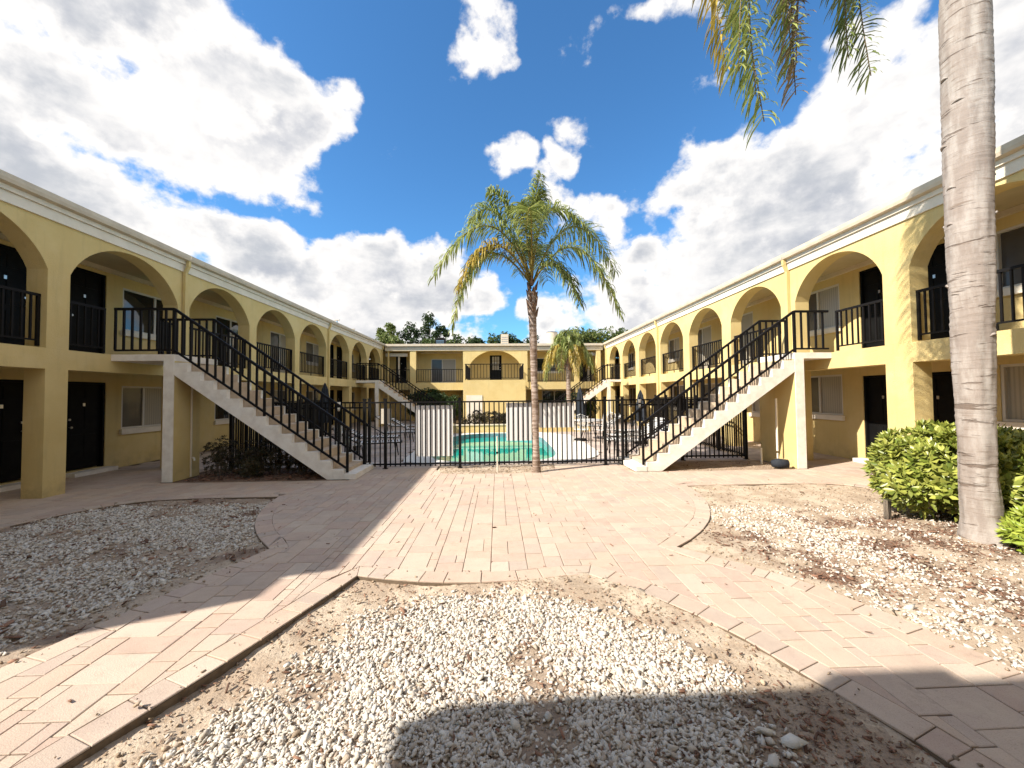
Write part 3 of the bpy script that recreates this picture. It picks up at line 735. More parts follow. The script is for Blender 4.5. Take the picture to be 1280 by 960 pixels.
# ------------------------------------------------------------------ the two long wings
def wing(s, XF, XW, Y0, Y1, roofY0, arches, lower_doors, upper_doors, lower_win, upper_win, spouts, label, skip_rail=(), TH=.35):
    F = abs(XF); dw = abs(XW) - F
    mp = lambda u, z, d: (s * (F + d), u, z)
    root = empty('apartment_wing', (s * (F + .2), Y0 + .2, 0), label, 'building')
    up = comb(Y0, Y1, ZF, 4.98, [(a, b, 3.94, .80) for a, b in arches])
    MB().prism(up, lambda y, z: mp(y, z, 0), lambda y, z: mp(y, z, TH)).build('arcade', STUCCO, root)
    lo = comb(Y0, Y1, 0, ZF - .001, [(a, b, 2.21, 0) for a, b in arches])
    MB().prism(lo, lambda y, z: mp(y, z, 0), lambda y, z: mp(y, z, TH)).build('pillars', STUCCO, root)
    # gallery floor, ceilings
    def bxp(name, mat, u0, u1, z0, z1, d0, d1):
        p, q = mp(u0, z0, d0), mp(u1, z1, d1); return MB().box(p[0], q[0], p[1], q[1], p[2], q[2]).build(name, mat, root)
    bxp('gallery_floor', CEIL, Y0 + .01, Y1 + 1.6, 2.40, ZF - .002, TH + .001, dw - .001)
    bxp('ceiling', CEIL, Y0 + .01, Y1 + 1.6, 4.80, 4.95, TH + .001, dw - .001)
    bxp('crown_trim', TRIM, Y0 + .01, Y1 + 1.6, 4.70, 4.799, dw - .07, dw - .002)
    # wall with real openings
    lo_ops = [(a, b, .10, 2.07) for a, b in lower_doors] + [(a, b, za, zb) for a, b, za, zb, *_ in lower_win]
    up_ops = [(a, b, ZF + .0, ZF + 2.05) for a, b in upper_doors] + [(a, b, za, zb) for a, b, za, zb, *_ in upper_win]
    m1 = wall_mb(mp, Y0, Y1 + 1.6, 0, 2.399, dw, dw + .25, lo_ops)
    m2 = wall_mb(mp, Y0, Y1 + 1.6, 2.40, 4.95, dw, dw + .25, up_ops)
    m1.v += []; b = len(m1.v); m1.v += m2.v; m1.f += [tuple(i + b for i in f) for f in m2.f]
    m1.build('wall', STUCCO, root, recalc=False)
    bxp('inner_wall', DOORM, Y0 + .05, Y1 + 1.5, 0, 4.9, dw + .26, dw + .30)
    for i, (a, b_) in enumerate(lower_doors): door(root, mp, a, b_, .10, 1.97, dw, flip=i % 2 == 0, step=True)
    for i, (a, b_) in enumerate(upper_doors): door(root, mp, a, b_, ZF, 2.05, dw, flip=i % 2 == 0)
    for a, b_, za, zb, pn, sp, sl in lower_win: window(root, mp, a, b_, za, zb, dw, pn, sp, sl)
    for a, b_, za, zb, pn, sp, sl in upper_win: window(root, mp, a, b_, za, zb, dw, pn, sp, sl)
    # end wall, outer wall, roof
    bxp('end_wall', STUCCO, Y0 - .2, Y0 - .001, 0, 4.97, 0, 8.2)
    bxp('outer_wall', STUCCO, Y0, Y1 + 8, 0, 4.94, 8.0, 8.2)
    bxp('roof', GUTTER, roofY0, Y1 + 8, 4.981, 5.16, -.045, 8.4)
    ra = roofY0
    # fascia and gutter in lengths, joints at the downspouts
    bxp('fascia', WHITE, ra, Y1 - .05, 4.80, 4.98, -.035, -.002)
    bxp('fascia', WHITE, ra, Y1 - .05, 4.981, 5.10, -.075, -.047)
    prof = [(-.075, 5.06), (-.17, 5.075), (-.185, 5.13), (-.185, 5.205), (-.170, 5.205), (-.168, 5.14), (-.10, 5.10), (-.078, 5.20)]
    cuts = [ra] + [y for y in spouts] + [Y1 - .08]
    for a, b_ in zip(cuts[:-1], cuts[1:]):
        MB().prism(prof, lambda d, z: mp(a + .004, z, d), lambda d, z: mp(b_ - .004, z, d)).build('gutter', GUTTER, root)
    for y in spouts:
        mb = MB(); q = mp(y, 0, -.05)
        mb.bar(mp(y, 5.07, -.125), mp(y, 4.93, -.12), .07, (0, 1, 0)); mb.bar(mp(y, 4.94, -.12), mp(y, 4.78, -.05), .065, (0, 1, 0)); mb.bar(mp(y, 4.80, -.045), mp(y, .12, -.045), .07, (0, 1, 0)); mb.bar(mp(y, .15, -.045), mp(y, .05, -.16), .065, (0, 1, 0))
        mb.build('downspout', STUCCO, root, recalc=False)
    for i, (a, b_) in enumerate(arches):
        if i in skip_rail: continue
        railing(root, mp(a + .005, 0, .12)[:2], mp(b_ - .005, 0, .12)[:2], ZF + .03, ZF + .93)
    return root, mp

def merge(m, b):
    n = len(m.v); m.v += b.v; m.f += [tuple(i + n for i in f) for f in b.f]; return m

LA = [(1.82 + 2.7 * k, 1.82 + 2.7 * k + 2.35) for k in range(9)]
LA = [(a, b) for a, b in LA if b < 26]
wl, mpl = wing(-1, XL, WL, 1.0, 26.1, 1.18, LA,
    [(3.0, 3.84), (7.2, 8.04), (8.66, 9.48), (21.4, 22.2), (22.6, 23.4)], [(3.0, 3.84), (7.2, 8.04), (8.62, 9.44), (21.35, 22.15), (22.55, 23.35), (26.2, 27.0)],
    [(4.6, 6.0, .95, 2.0, 'dd', .5, True), (9.86, 11.35, .93, 2.0, 'sb', .42, True), (13.0, 14.5, .93, 2.0, 'dd', .5, True), (16.05, 17.4, .93, 2.0, 'bs', .5, True), (19.0, 20.6, .93, 2.0, 'sb', .5, True), (24.2, 25.4, .93, 2.0, 'dd', .5, True)],
    [(4.6, 6.0, 3.38, 4.45, 'dd', .5, True), (9.84, 11.35, 3.38, 4.45, 'dd', .62, True), (13.0, 14.5, ZF + .06, 4.42, 'dd', .5, False), (16.05, 17.5, ZF + .06, 4.42, 'sb', .5, False), (19.0, 20.6, 3.40, 4.40, 'sb', .5, True), (24.3, 25.2, 3.40, 4.40, 'dd', .5, True)],
    [9.72, 17.83, 25.95], 'long two storey yellow wing in shade, arches on the left of the courtyard', skip_rail=(2,))
RA = [(1.76 + 2.665 * k, 1.76 + 2.665 * k + 2.18) for k in range(9)]
wr, mpr = wing(1, XR, WR, 1.5, 26.1, 1.3, RA,
    [(2.4, 3.2), (7.07, 7.86), (8.16, 8.99), (20.0, 20.8), (22.6, 23.4)], [(2.4, 3.2), (7.05, 7.84), (8.16, 8.99), (20.1, 20.9), (22.7, 23.5), (26.2, 27.0)],
    [(4.4, 6.44, 1.14, 2.14, 'sb', .5, True), (9.54, 10.95, 1.08, 2.14, 'bs', .52, True), (11.55, 13.1, 1.0, 2.1, 'bb', .5, True), (14.85, 16.4, 1.0, 2.1, 'bs', .5, True), (17.7, 19.2, 1.0, 2.1, 'sd', .5, True), (24.4, 25.6, 1.0, 2.1, 'sd', .5, True)],
    [(4.4, 6.44, 3.45, 4.50, 'ss', .5, True), (9.54, 10.95, 3.38, 4.50, 'bs', .5, True), (12.9, 14.4, ZF + .06, 4.52, 'bs', .5, False), (15.5, 17.0, ZF + .06, 4.52, 'bs', .5, False), (18.3, 19.5, 3.40, 4.45, 'bs', .5, True), (24.6, 25.6, 3.4, 4.4, 'dd', .5, True)],
    [9.45, 17.45, 25.95], 'long two storey yellow wing in full sun, arches on the right of the courtyard', skip_rail=(2,))

# ------------------------------------------------------------------ far wing across the end
FY = 26.1
fw = empty('apartment_wing', (0, FY + .3, 0), 'two storey yellow block across the far end of the courtyard behind the pool', 'building')
mf = lambda u, z, d: (u, FY + d, z)
ops_u = [(-7.35, -5.9, 4.72, 0), (-5.5, -2.33, 4.72, 0), (-1.93, 1.62, 3.70, 1.04), (2.05, 5.25, 4.72, 0), (5.6, 6.8, 4.72, 0)]
MB().prism(comb(XL + .36, XR - .36, ZF, 4.98, ops_u), lambda a, z: mf(a, z, 0), lambda a, z: mf(a, z, .3)).build('arcade', STUCCO, fw)
ops_l = [(-7.35, -5.9, 2.1, 0), (-5.5, -2.33, 2.06, 0), (1.95, 5.25, 2.06, 0), (5.6, 6.8, 2.1, 0)]
MB().prism(comb(XL + .36, XR - .36, 0, ZF - .001, ops_l), lambda a, z: mf(a, z, 0), lambda a, z: mf(a, z, .3)).build('pillars', STUCCO, fw)
def fb(name, mat, x0, x1, y0, y1, z0, z1, parent=fw): return MB().box(x0, x1, y0, y1, z0, z1).build(name, mat, parent)
fb('gallery_floor', CEIL, XL + .37, XR - .37, FY + .301, FY + 1.599, 2.40, ZF - .003)
fb('ceiling', CEIL, XL + .37, XR - .37, FY + .301, FY + 1.599, 4.80, 4.94)
fwm = wall_mb(mf, XL - 1.3, XR + 1.2, 0, 2.399, 1.6, 1.85, [(-5.0, -4.1, .02, 2.0), (3.2, 5.0, .5, 2.0)])
merge(fwm, wall_mb(mf, XL - 1.3, XR + 1.2, 2.40, 4.95, 1.6, 1.85, [(-7.25, -6.5, ZF, ZF + 1.98), (-4.75, -3.0, ZF + .05, 4.32), (-.55, .30, ZF, ZF + 2.0), (2.75, 4.6, ZF + .8, 4.35), (6.0, 6.8, ZF, ZF + 2.0)]))
fwm.build('wall', STUCCO, fw, recalc=False)
fb('inner_wall', DOORM, XL - 1.2, XR + 1.1, FY + 1.86, FY + 1.9, 0, 4.9)
door(fw, mf, -5.0, -4.1, .02, 1.98, 1.6); window(fw, mf, 3.2, 5.0, .5, 2.0, 1.6, 'dd')
door(fw, mf, -7.25, -6.5, ZF, 1.98, 1.6); window(fw, mf, -4.75, -3.0, ZF + .05, 4.32, 1.6, 'sb', .45, False)
door(fw, mf, -.55, .30, ZF, 2.0, 1.6, lites=True); window(fw, mf, 2.75, 4.6, ZF + .8, 4.35, 1.6, 'ds'); door(fw, mf, 6.0, 6.8, ZF, 2.0, 1.6)
fb('roof', GUTTER, XL - 8, XR + 8, FY - .045, FY + 8.3, 5.165, 5.20)
fb('outer_wall', STUCCO, XL - 8, XR + 8, FY + 8, FY + 8.2, 0, 4.94)
fb('fascia', TRIM, XL + .20, XR - .20, FY - .035, FY - .002, 4.74, 5.00)
fb('gutter', GUTTER, XL + .21, XR - .21, FY - .17, FY - .046, 5.03, 5.17)
fb('crown_trim', TRIM, -5.45, -2.35, FY + 1.53, FY + 1.598, 4.70, 4.799)
for y_, xs in ((0, (-5.5, -2.33)), (0, (2.05, 5.25)), (0, (-7.3, -5.9)), (0, (5.6, 6.78))):
    railing(fw, (xs[0] + .01, FY + .1), (xs[1] - .01, FY + .1), ZF + .0, ZF + .92, gap=.16)
# platform that comes forward from the middle of the far wing
PY = 22.0
fb('platform', STUCCO, -1.97, 1.60, PY, FY - .002, 0, ZF - .004)
r1 = railing(fw, (-1.85, PY + .08), (1.50, PY + .08), ZF + .0, ZF + .93, gap=.18)
r2 = railing(fw, (-1.85, PY + .12), (-1.85, FY - .03), ZF + .0, ZF + .93, gap=.13, posts=(False, True))
r3 = railing(fw, (1.50, PY + .12), (1.50, FY - .03), ZF + .0, ZF + .93, gap=.13, posts=(False, True))
pd = fb('utility_door', WHITE, -1.79, -.88, PY - .03, PY - .002, .02, 1.70)
MB().tube([(-1.0, PY - .03, .85), (-1.0, PY - .07, .85)], [.03, .03], 8).build('handle', METAL, pd)
# corner pergola beams seen through the open corners
for sx, x0 in ((-1, -6.9), (1, 6.5)):
    mb = MB()
    for k in range(3): mb.box(x0 - .6 + k * .5, x0 - .52 + k * .5, FY + .5, FY + 1.55, 4.50, 4.62)
    mb.box(x0 - .75, x0 + .75, FY + .42, FY + .499, 4.40, 4.62); mb.box(x0 + sx * -.1 - .05, x0 + sx * -.1 + .05, FY + .62, FY + .72, ZF, 4.499)
    mb.build('ceiling_beam', WHITE, fw)

# building at the photographer's back: its roof edge shades the foreground
rb = empty('apartment_wing', (0, -2.8, 0), 'flat roofed yellow building behind the viewpoint whose eave shades the gravel', 'building')
MB().box(-6.3, XR - .2, -8, -.48, 4.95, 5.2).build('roof', GUTTER, rb)
MB().box(-6.1, XR - .2, -3.0, -2.75, 0, 4.94).build('wall', STUCCO, rb)
MB().box(-6.1, XR - .2, -2.74, -1.2, 2.40, ZF).build('gallery_floor', CEIL, rb)
for x in (-5.9, -3.3, -1.6, 1.7, 4.4, 6.8): MB().box(x - .15, x + .15, -1.5, -1.2, 0, 4.94).build('pillar', STUCCO, rb)
vb = empty('shadow_caster', (-3.6, -.7, 5.2), 'unseen box added on the rear roof edge to put a bump in its shadow', 'shadow caster')
MB().box(-4.25, -3.55, -.9, -.50, 5.201, 5.42).build('caster_box', METAL, vb)  # unseen box, added only to raise a bump in the eave's shadow

# ------------------------------------------------------------------ staircases
def staircase(s, XT, Y0, Y1, pierY1, label, XF, near=True):
    """s=-1: on the left, runs down toward +X.  XT = x of the pier's outer face; front face at Y0"""
    n = 14; r = ZF / n; t = .26
    X = lambda u: s * (abs(XT) - u)
    ymid0, ymid1 = Y0 + .11, Y1 - .11
    root = empty('staircase', (X(1.6), (Y0 + Y1) / 2, 0), label, 'staircase', 'outdoor stairs up to the galleries')
    for i in range(n - 1):
        zt = ZF - (i + 1) * r; u0 = i * t; zb = max(.0, zt - r - .02) if i < n - 2 else 0
        uu = u0 + t + (.02 if i < n - 2 else .0)
        mb = MB(); mb.box(X(u0 + .001), X(uu), ymid0, ymid1, zb if i < n - 2 else .001, zt)
        o = mb.build('step', STEP, root); 
    ue = (n - 1) * t
    def side(name, ya, yb):
        P = []
        for i in range(n - 1):
            zt = ZF - (i + 1) * r + .012; P += [(i * t, zt), ((i + 1) * t, zt)]
        P += [(ue, 0.0)]
        slope = r / t; zu = ZF - .42
        P += [(zu / slope, 0.0), (0, zu)]
        Q = []
        for p in P:
            if not Q or math.dist(Q[-1], p) > 1e-4: Q.append(p)
        MB().prism(Q, lambda u, z: (X(u), ya, z), lambda u, z: (X(u), yb, z)).build(name, STRING, root)
    side('stringer', Y0, ymid0 - .001); side('stringer', ymid1 + .001, Y1)
    # sloping soffit slab between the stringers
    slope = r / t; zu = ZF - .36
    MB().prism([(0.02, zu), (0.02, zu + .12), ((zu + .0) / slope, .12), (zu / slope, .0)], lambda u, z: (X(u), ymid0, z), lambda u, z: (X(u), ymid1, z)).build('soffit', STUCCO, root)
    # nosing pad at the foot
    MB().box(X(ue + .001), X(ue + .24), Y0 - .01, Y1 + .1, 0.002, .11).build('foot_slab', STRING, root)
    # landing
    dF = abs(XF) - abs(XT)
    MB().box(X(-.001), X(-dF + .003), Y0, Y1, ZF - .13, ZF).build('landing', STRING, root)
    MB().box(X(-.001), X(-.19), Y0 + .012, pierY1, 0, ZF - .131).build('pier', STUCCO, root)
    MB().box(X(.002), X(-.20), Y0 - .006, Y0 + .0115, 0.0, ZF - .131).build('pier_trim', STRING, root)
    # guard rails
    for yy, sd in ((Y0 + .055, 0), (Y1 - .055, 1)):
        mb = MB(); top = ZF + .95
        sl = r / t; ub, ut = ue + .05, -.05
        zt_ = lambda u: top - (u - ut) * sl * 1.0
        mb.bar((X(ut), yy, top - .02), (X(-dF + .01), yy, top - .02), .048)
        mb.bar((X(ut), yy, top - .02), (X(ub + .06), yy, zt_(ub + .06) - .02), .0485)
        lo_ = .86
        mb.bar((X(ut), yy, top - lo_), (X(-dF + .02), yy, top - lo_), .036)
        mb.bar((X(ut), yy, top - lo_), (X(ub), yy, zt_(ub) - lo_), .0365)
        mb.box(X(ut) - .024, X(ut) + .024, yy - .024, yy + .024, ZF + .001, top - .045)
        mb.box(X(ub) - .022, X(ub) + .022, yy - .022, yy + .022, .13, zt_(ub) - .05)
        um = ue * .52; mb.box(X(um) - .02, X(um) + .02, yy - .02, yy + .02, zt_(um) - 1.0, zt_(um) - .045)
        R_ = mb.build('railing', IRON, root, recalc=False)
        me = baluster_mesh(lo_ - .05, .033)
        k = 1
        while k * .165 < ub - .06 - ut:
            u = ut + k * .165
            if abs(u - um) > .05: share('baluster', me, R_, (X(u), yy, zt_(u) - lo_ + .012))
            k += 1
        k = 1
        while k * .165 < dF - .07:
            share('baluster', me, R_, (X(ut - k * .165), yy, top - lo_ + .012)); k += 1
    return root
staircase(-1, 6.52, 7.98, 9.18, 8.68, 'near left outdoor stair in shade, descending from the left gallery to the plaza', XL)
staircase(1, 6.60, 8.27, 9.50, 9.46, 'near right outdoor stair in full sun, descending from the right gallery to the plaza', XR)
staircase(-1, 6.52, 21.3, 22.5, 22.3, 'far left outdoor stair beyond the pool loungers, in shade', XL)
staircase(1, 6.60, 22.9, 24.1, 23.9, 'far right outdoor stair behind the drooping little palm, in sun', XR)
# short guards that close the rest of the arch beside each landing
railing(wl, (XL - .12, 7.225), (XL - .12, 7.97), ZF + .03, ZF + .93); railing(wl, (XL - .12, 9.2), (XL - .12, 9.56), ZF + .03, ZF + .93, posts=(True, False))
railing(wr, (XR + .12, 7.105), (XR + .12, 8.26), ZF + .03, ZF + .93)

# ------------------------------------------------------------------ pool, deck
def rounded(pts, it=3):
    for _ in range(it):
        q = []
        for i in range(len(pts)):
            a, b = pts[i], pts[(i + 1) % len(pts)]
            q += [(a[0] * .78 + b[0] * .22, a[1] * .78 + b[1] * .22), (a[0] * .22 + b[0] * .78, a[1] * .22 + b[1] * .78)]
        pts = q
    return pts
POOL = rounded([(-1.85, 10.5), (-1.3, 9.85), (0, 9.78), (1.25, 9.9), (1.68, 10.8), (1.72, 13.0), (1.72, 15.3), (1.1, 16.8), (-.3, 17.05), (-1.5, 16.6), (-1.95, 15.3), (-1.95, 12.0)], 2)
DKW = [(-2.35, 9.62), (1.9, 9.55), (2.75, 10.4), (3.0, 11.5), (3.0, 17.3), (-2.55, 17.3), (-2.55, 10.6)]
DKW = rounded(DKW, 1)
def ring_sheet(name, outer, inner, z, mat, parent=None, kind=None):
    bm = bmesh.new()
    def loop(pts):
        vs = [bm.verts.new((*p, z)) for p in pts]; return [bm.edges.new((vs[i], vs[(i + 1) % len(vs)])) for i in range(len(vs))]
    es = loop(outer) + (loop(inner) if inner else [])
    bmesh.ops.triangle_fill(bm, edges=es, use_beauty=True)
    for f in bm.faces:
        f.normal_update()
        if f.normal.z < 0: f.normal_flip()
    me = bpy.data.meshes.new(name); bm.to_mesh(me); bm.free(); me.materials.append(mat)
    o = bpy.data.objects.new(name, me); place(o, parent)
    if kind: o['kind'] = kind
    return o
pool = empty('swimming_pool', (0, 13.2, 0), 'kidney ended pool of still green water with white coping behind the black fence', 'pool')
ring_sheet('coping', DKW, POOL, .012, DECKW, pool)
n_ = len(POOL); mb = MB()
for i in range(n_):
    a, b = POOL[i], POOL[(i + 1) % n_]
    mb.add([(*a, -.45), (*b, -.45), (*b, .012), (*a, .012)], [(0, 1, 2, 3)])
mb.build('tile_band', POOLTILE, pool, recalc=False)
mb = MB(); mb.add([(*p, -.17) for p in POOL], [tuple(range(n_))]); wtr = mb.build('pool_water', WATER, pool, recalc=False)
# steps in the far end, just under the coping
st = MB()
for k_, (f_, z_) in enumerate(((.93, -.06), (.86, -.13))):
    pass
# deck of small pavers round the pool (joined: too many and too far to pick apart)
dk = MB(); cell = .30
y = 9.42
DKWi = DKW
cand = []
while y < FY - .02:
    x = WL + .02 + (.15 if int(round(y / cell)) % 2 else 0)
    while x < WR - .02:
        cand.append((x, y)); x += cell
    y += cell
cand = np.array(cand); c_ = cand + cell / 2
inp = inside(DKW, c_[:, 0], c_[:, 1])
for (x, y), ii in zip(cand, inp):
    if ii: continue
    x1 = min(x + cell, WR - .001); g = .006
    dz = random.uniform(-.001, .001)
    dk.add([(x + g, y + g, dz), (x1 - g, y + g, dz), (x1 - g, y + cell - g, dz), (x + g, y + cell - g, dz), (x + g, y + g, -.03), (x1 - g, y + g, -.03), (x1 - g, y + cell - g, -.03), (x + g, y + cell - g, -.03)],
           [(0, 1, 2, 3), (4, 5, 1, 0), (6, 7, 3, 2), (5, 6, 2, 1), (7, 4, 0, 3)])
deck = ring_sheet('pool_deck', [(WL + .001, 9.41), (WR - .001, 9.41), (WR - .001, FY + 1.59), (WL + .001, FY + 1.59)], POOL, -.012, JOINT, None, 'structure')
dk.build('paver_field', DECKP, deck, recalc=False, kind='stuff')
lw = empty('planter_wall', (.9, 17.6, 0), 'low yellow planter wall running along the far end of the pool', 'wall')
MB().box(-2.3, 4.2, 17.42, 17.60, 0, .33).box(-2.3, -2.12, 17.61, 19.0, 0, .33).build('wall', STUCCO, lw)
MB().box(-2.34, 4.24, 17.38, 17.64, .331, .37).build('cap', TRIM, lw)

# ------------------------------------------------------------------ fence
fn = empty('pool_fence', (0, 9.12, 0), 'black metal picket fence between the plaza and the pool', 'fence')
pick = MB().box(-.0145, .0145, -.004, .004, 0, 1.47).mesh('picket', IRON, recalc=False)
postm = MB().box(-.03, .03, -.03, .03, 0, 1.60).box(-.036, .036, -.036, .036, 1.601, 1.63).box(-.055, .055, -.055, .055, 0, .012).mesh('post', IRON, recalc=False)
def fence_run(A, B, npan, dbl=False, first=True, last=True, pickets=True):
    A = Vector(A); B = Vector(B)
    for i in range(npan + 1):
        if (i == 0 and not first) or (i == npan and not last): continue
        p = A.lerp(B, i / npan); share('post', postm, fn, (p.x, p.y, 0))
    for i in range(npan):
        p = A.lerp(B, i / npan); q = A.lerp(B, (i + 1) / npan); u = (q - p).normalized(); p2 = p + u * .031; q2 = q - u * .031
        for hz in ((1.535, .10, 1.41) if dbl else (1.535, .10)): MB().bar((*p2, hz), (*q2, hz), .036).build('rail', IRON, fn, recalc=False)
        L = (q - p).length; n = int(round(L / .114))
        if pickets:
            for k in range(1, n):
                c = p.lerp(q, k / n); share('picket', pick, fn, (c.x, c.y, .045))
        else:
            mb = MB()
            for k in range(1, n):
                c = p.lerp(q, k / n); mb.box(c.x - .013, c.x + .013, c.y - .013, c.y + .013, .045, 1.51)
            mb.build('picket_panel', IRON, fn, recalc=False, kind='stuff')
fence_run((-2.62, 9.08), (2.56, 9.12), 3)
fence_run((-3.10, 9.08), (-2.62, 9.08), 1, last=False)
fence_run((2.56, 9.12), (2.98, 9.12), 1, first=False)
fence_run((-6.35, 9.42), (-3.10, 9.42), 2, True)
fence_run((3.0, 9.58), (6.30, 9.58), 2, True)
fence_run((-6.38, 9.46), (-7.6, 17.4), 5, True, False, pickets=False)
fence_run((6.33, 9.62), (7.15, 17.2), 5, True, False, pickets=False)
# white boards fixed to the back of the fence
BOARD = material('white_board', (.86, .85, .83), .5)
def board(x0, x1, z0, z1, label):
    t_ = empty('white_board', ((x0 + x1) / 2, 9.16, z0), label, 'board', 'white boards behind the pool fence')
    mb = MB().box(x0, x1, 9.150, 9.158, z0, z1)
    mb.build('panel', BOARD, t_)
    fr_ = MB(); fr_.box(x0, x1, 9.159, 9.18, z0, z0 + .03); fr_.box(x0, x1, 9.159, 9.18, z1 - .03, z1); fr_.build('batten', METAL, t_)
board(-1.945, -1.065, .26, 1.455, 'tallest white board, leftmost of the three fixed behind the fence bars')
board(.20, .80, .60, 1.50, 'middle white board behind the fence bars, just left of the palm trunk')
board(.99, 1.83, .90, 1.49, 'shortest white board behind the fence bars, right of the palm trunk')
sg = empty('notice_sign', (-2.62, 9.14, 1.05), 'small blank looking white notice on the fence post at left', 'sign')
MB().box(-2.74, -2.50, 9.125, 9.135, 1.04, 1.39).build('plate', WHITE, sg)
MB().box(-2.72, -2.52, 9.136, 9.145, 1.10, 1.12).box(-2.72, -2.52, 9.136, 9.145, 1.30, 1.32).build('bracket', METAL, sg)
for sx, x_, lab in ((-1, -3.82, 'white knobbed gate latch at the foot of the left stair'), (1, 3.56, 'white knobbed gate latch at the foot of the right stair')):
    gl = empty('gate_latch', (x_, 9.4 if sx < 0 else 9.56, 1.3), lab, 'latch')
    yy = 9.38 if sx < 0 else 9.54
    MB().tube([(x_, yy, 1.46), (x_, yy, 1.55)], [.04, .045], 10).tube([(x_, yy, 1.34), (x_, yy, 1.42)], [.03, .034], 10).build('knob', WHITE, gl, smooth=True)
    MB().box(x_ - .012, x_ + .012, yy - .012, yy + .012, 1.0, 1.6).build('rod', IRON, gl)
# ------------------------------------------------------------------ plants
def leaf_material(name, c1, c2, rough=.45, trans=.35, island=.3, tip=None):
    m = bpy.data.materials.new(name); m.use_nodes = True; t = NT(m.node_tree); p = t.n['Principled BSDF']
    g = t.new('ShaderNodeNewGeometry'); isl = g.outputs['Random Per Island']
    c = t.mix(isl, c1, c2)
    if tip: c = t.mix(t.mr(t.noise(g.outputs['Position'], 1.6, 3, .6), .48, .66), c, tip)
    hs = t.new('ShaderNodeHueSaturation'); t.put(hs.inputs['Color'], c)
    t.put(hs.inputs['Value'], t.m('ADD', 1 - island, t.m('MULTIPLY', t.m('FRACT', t.m('MULTIPLY', isl, 7.31)), 2 * island)))
    p.inputs['Roughness'].default_value = rough; t.put(p.inputs['Base Color'], hs.outputs[0])
    tr = t.new('ShaderNodeBsdfTranslucent'); t.put(tr.inputs[0], hs.outputs[0])
    mx = t.new('ShaderNodeMixShader'); mx.inputs[0].default_value = trans
    t.l.new(p.outputs[0], mx.inputs[1]); t.l.new(tr.outputs[0], mx.inputs[2])
    t.l.new(mx.outputs[0], t.n['Material Output'].inputs[0]); return m
PALM_G = leaf_material('palm_leaf_green', (.17, .225, .05), (.38, .40, .13))
PALM_Y = leaf_material('palm_leaf_yellowing', (.34, .27, .045), (.46, .33, .07))
PALM_B = leaf_material('palm_leaf_drying', (.22, .17, .08), (.34, .24, .13))
PALM_D = leaf_material('palm_leaf_deep_green', (.10, .15, .04), (.24, .26, .08))
BUSH_G = leaf_material('shrub_leaf', (.13, .18, .026), (.42, .43, .095), .35, .25)
BUSH_Y = leaf_material('shrub_leaf_bright', (.22, .30, .03), (.36, .40, .07), .35, .25)
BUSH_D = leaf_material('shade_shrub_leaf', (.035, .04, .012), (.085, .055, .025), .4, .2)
TREE_D = leaf_material('tree_leaf_dark', (.020, .045, .010), (.05, .085, .018), .6, .2)
TREE_M = leaf_material('tree_leaf_mid', (.045, .085, .018), (.10, .13, .03), .6, .25)
TREE_L = leaf_material('tree_leaf_light', (.10, .15, .03), (.19, .21, .06), .6, .3)
def bark_extra(t, p, g, c):
    pos = g.outputs['Position']
    n1 = t.noise(t.vm('MULTIPLY', pos, (3.2, 3.2, 34)), 1.0, 8, .68, .6)
    n2 = t.noise(t.vm('MULTIPLY', pos, (9, 9, 2.2)), 1.0, 6, .65)
    n3 = t.noise(pos, 75, 5, .75)
    c = t.mix(t.mr(n2, .38, .66), (.265, .222, .195), (.375, .335, .305))
    c = t.mix(t.m('MULTIPLY', t.mr(n1, .53, .68), .75), c, (.18, .135, .105))
    crack = t.mr(t.noise(t.vm('MULTIPLY', pos, (2.0, 2.0, 17)), 1.0, 4, .6, .4), .60, .66)
    c = t.mix(t.m('MULTIPLY', crack, .75), c, (.11, .075, .055))
    c = t.mix(t.m('MULTIPLY', t.mr(n3, .55, .75), .35), c, (.20, .155, .125))
    hgt = t.m('ADD', t.m('MULTIPLY', n1, .6), t.m('SUBTRACT', t.m('MULTIPLY', n3, .35), crack))
    b = t.new('ShaderNodeBump'); b.inputs['Strength'].default_value = .75; b.inputs['Distance'].default_value = .012
    t.put(b.inputs['Height'], hgt); t.l.new(b.outputs[0], p.inputs['Normal'])
    return c
BARKP = material('palm_bark', (.4, .33, .27), .95, extra=bark_extra)
def bark2_extra(t, p, g, c):
    pos = g.outputs['Position']
    n = t.noise(t.vm('MULTIPLY', pos, (4, 4, 22)), 1.0, 6, .7)
    return t.mix(t.mr(n, .42, .62), (.17, .115, .08), (.40, .32, .27))
BARKC = material('slim_palm_bark', (.3, .22, .17), .95, bump=.8, bscale=40, extra=bark2_extra)
BARKT = material('tree_bark', (.14, .10, .07), .95, (.22, .17, .13), 8, .8, 25)
BOOT = material('palm_leaf_boot', (.12, .065, .04), .9, (.26, .15, .09), 14, .8, 40)

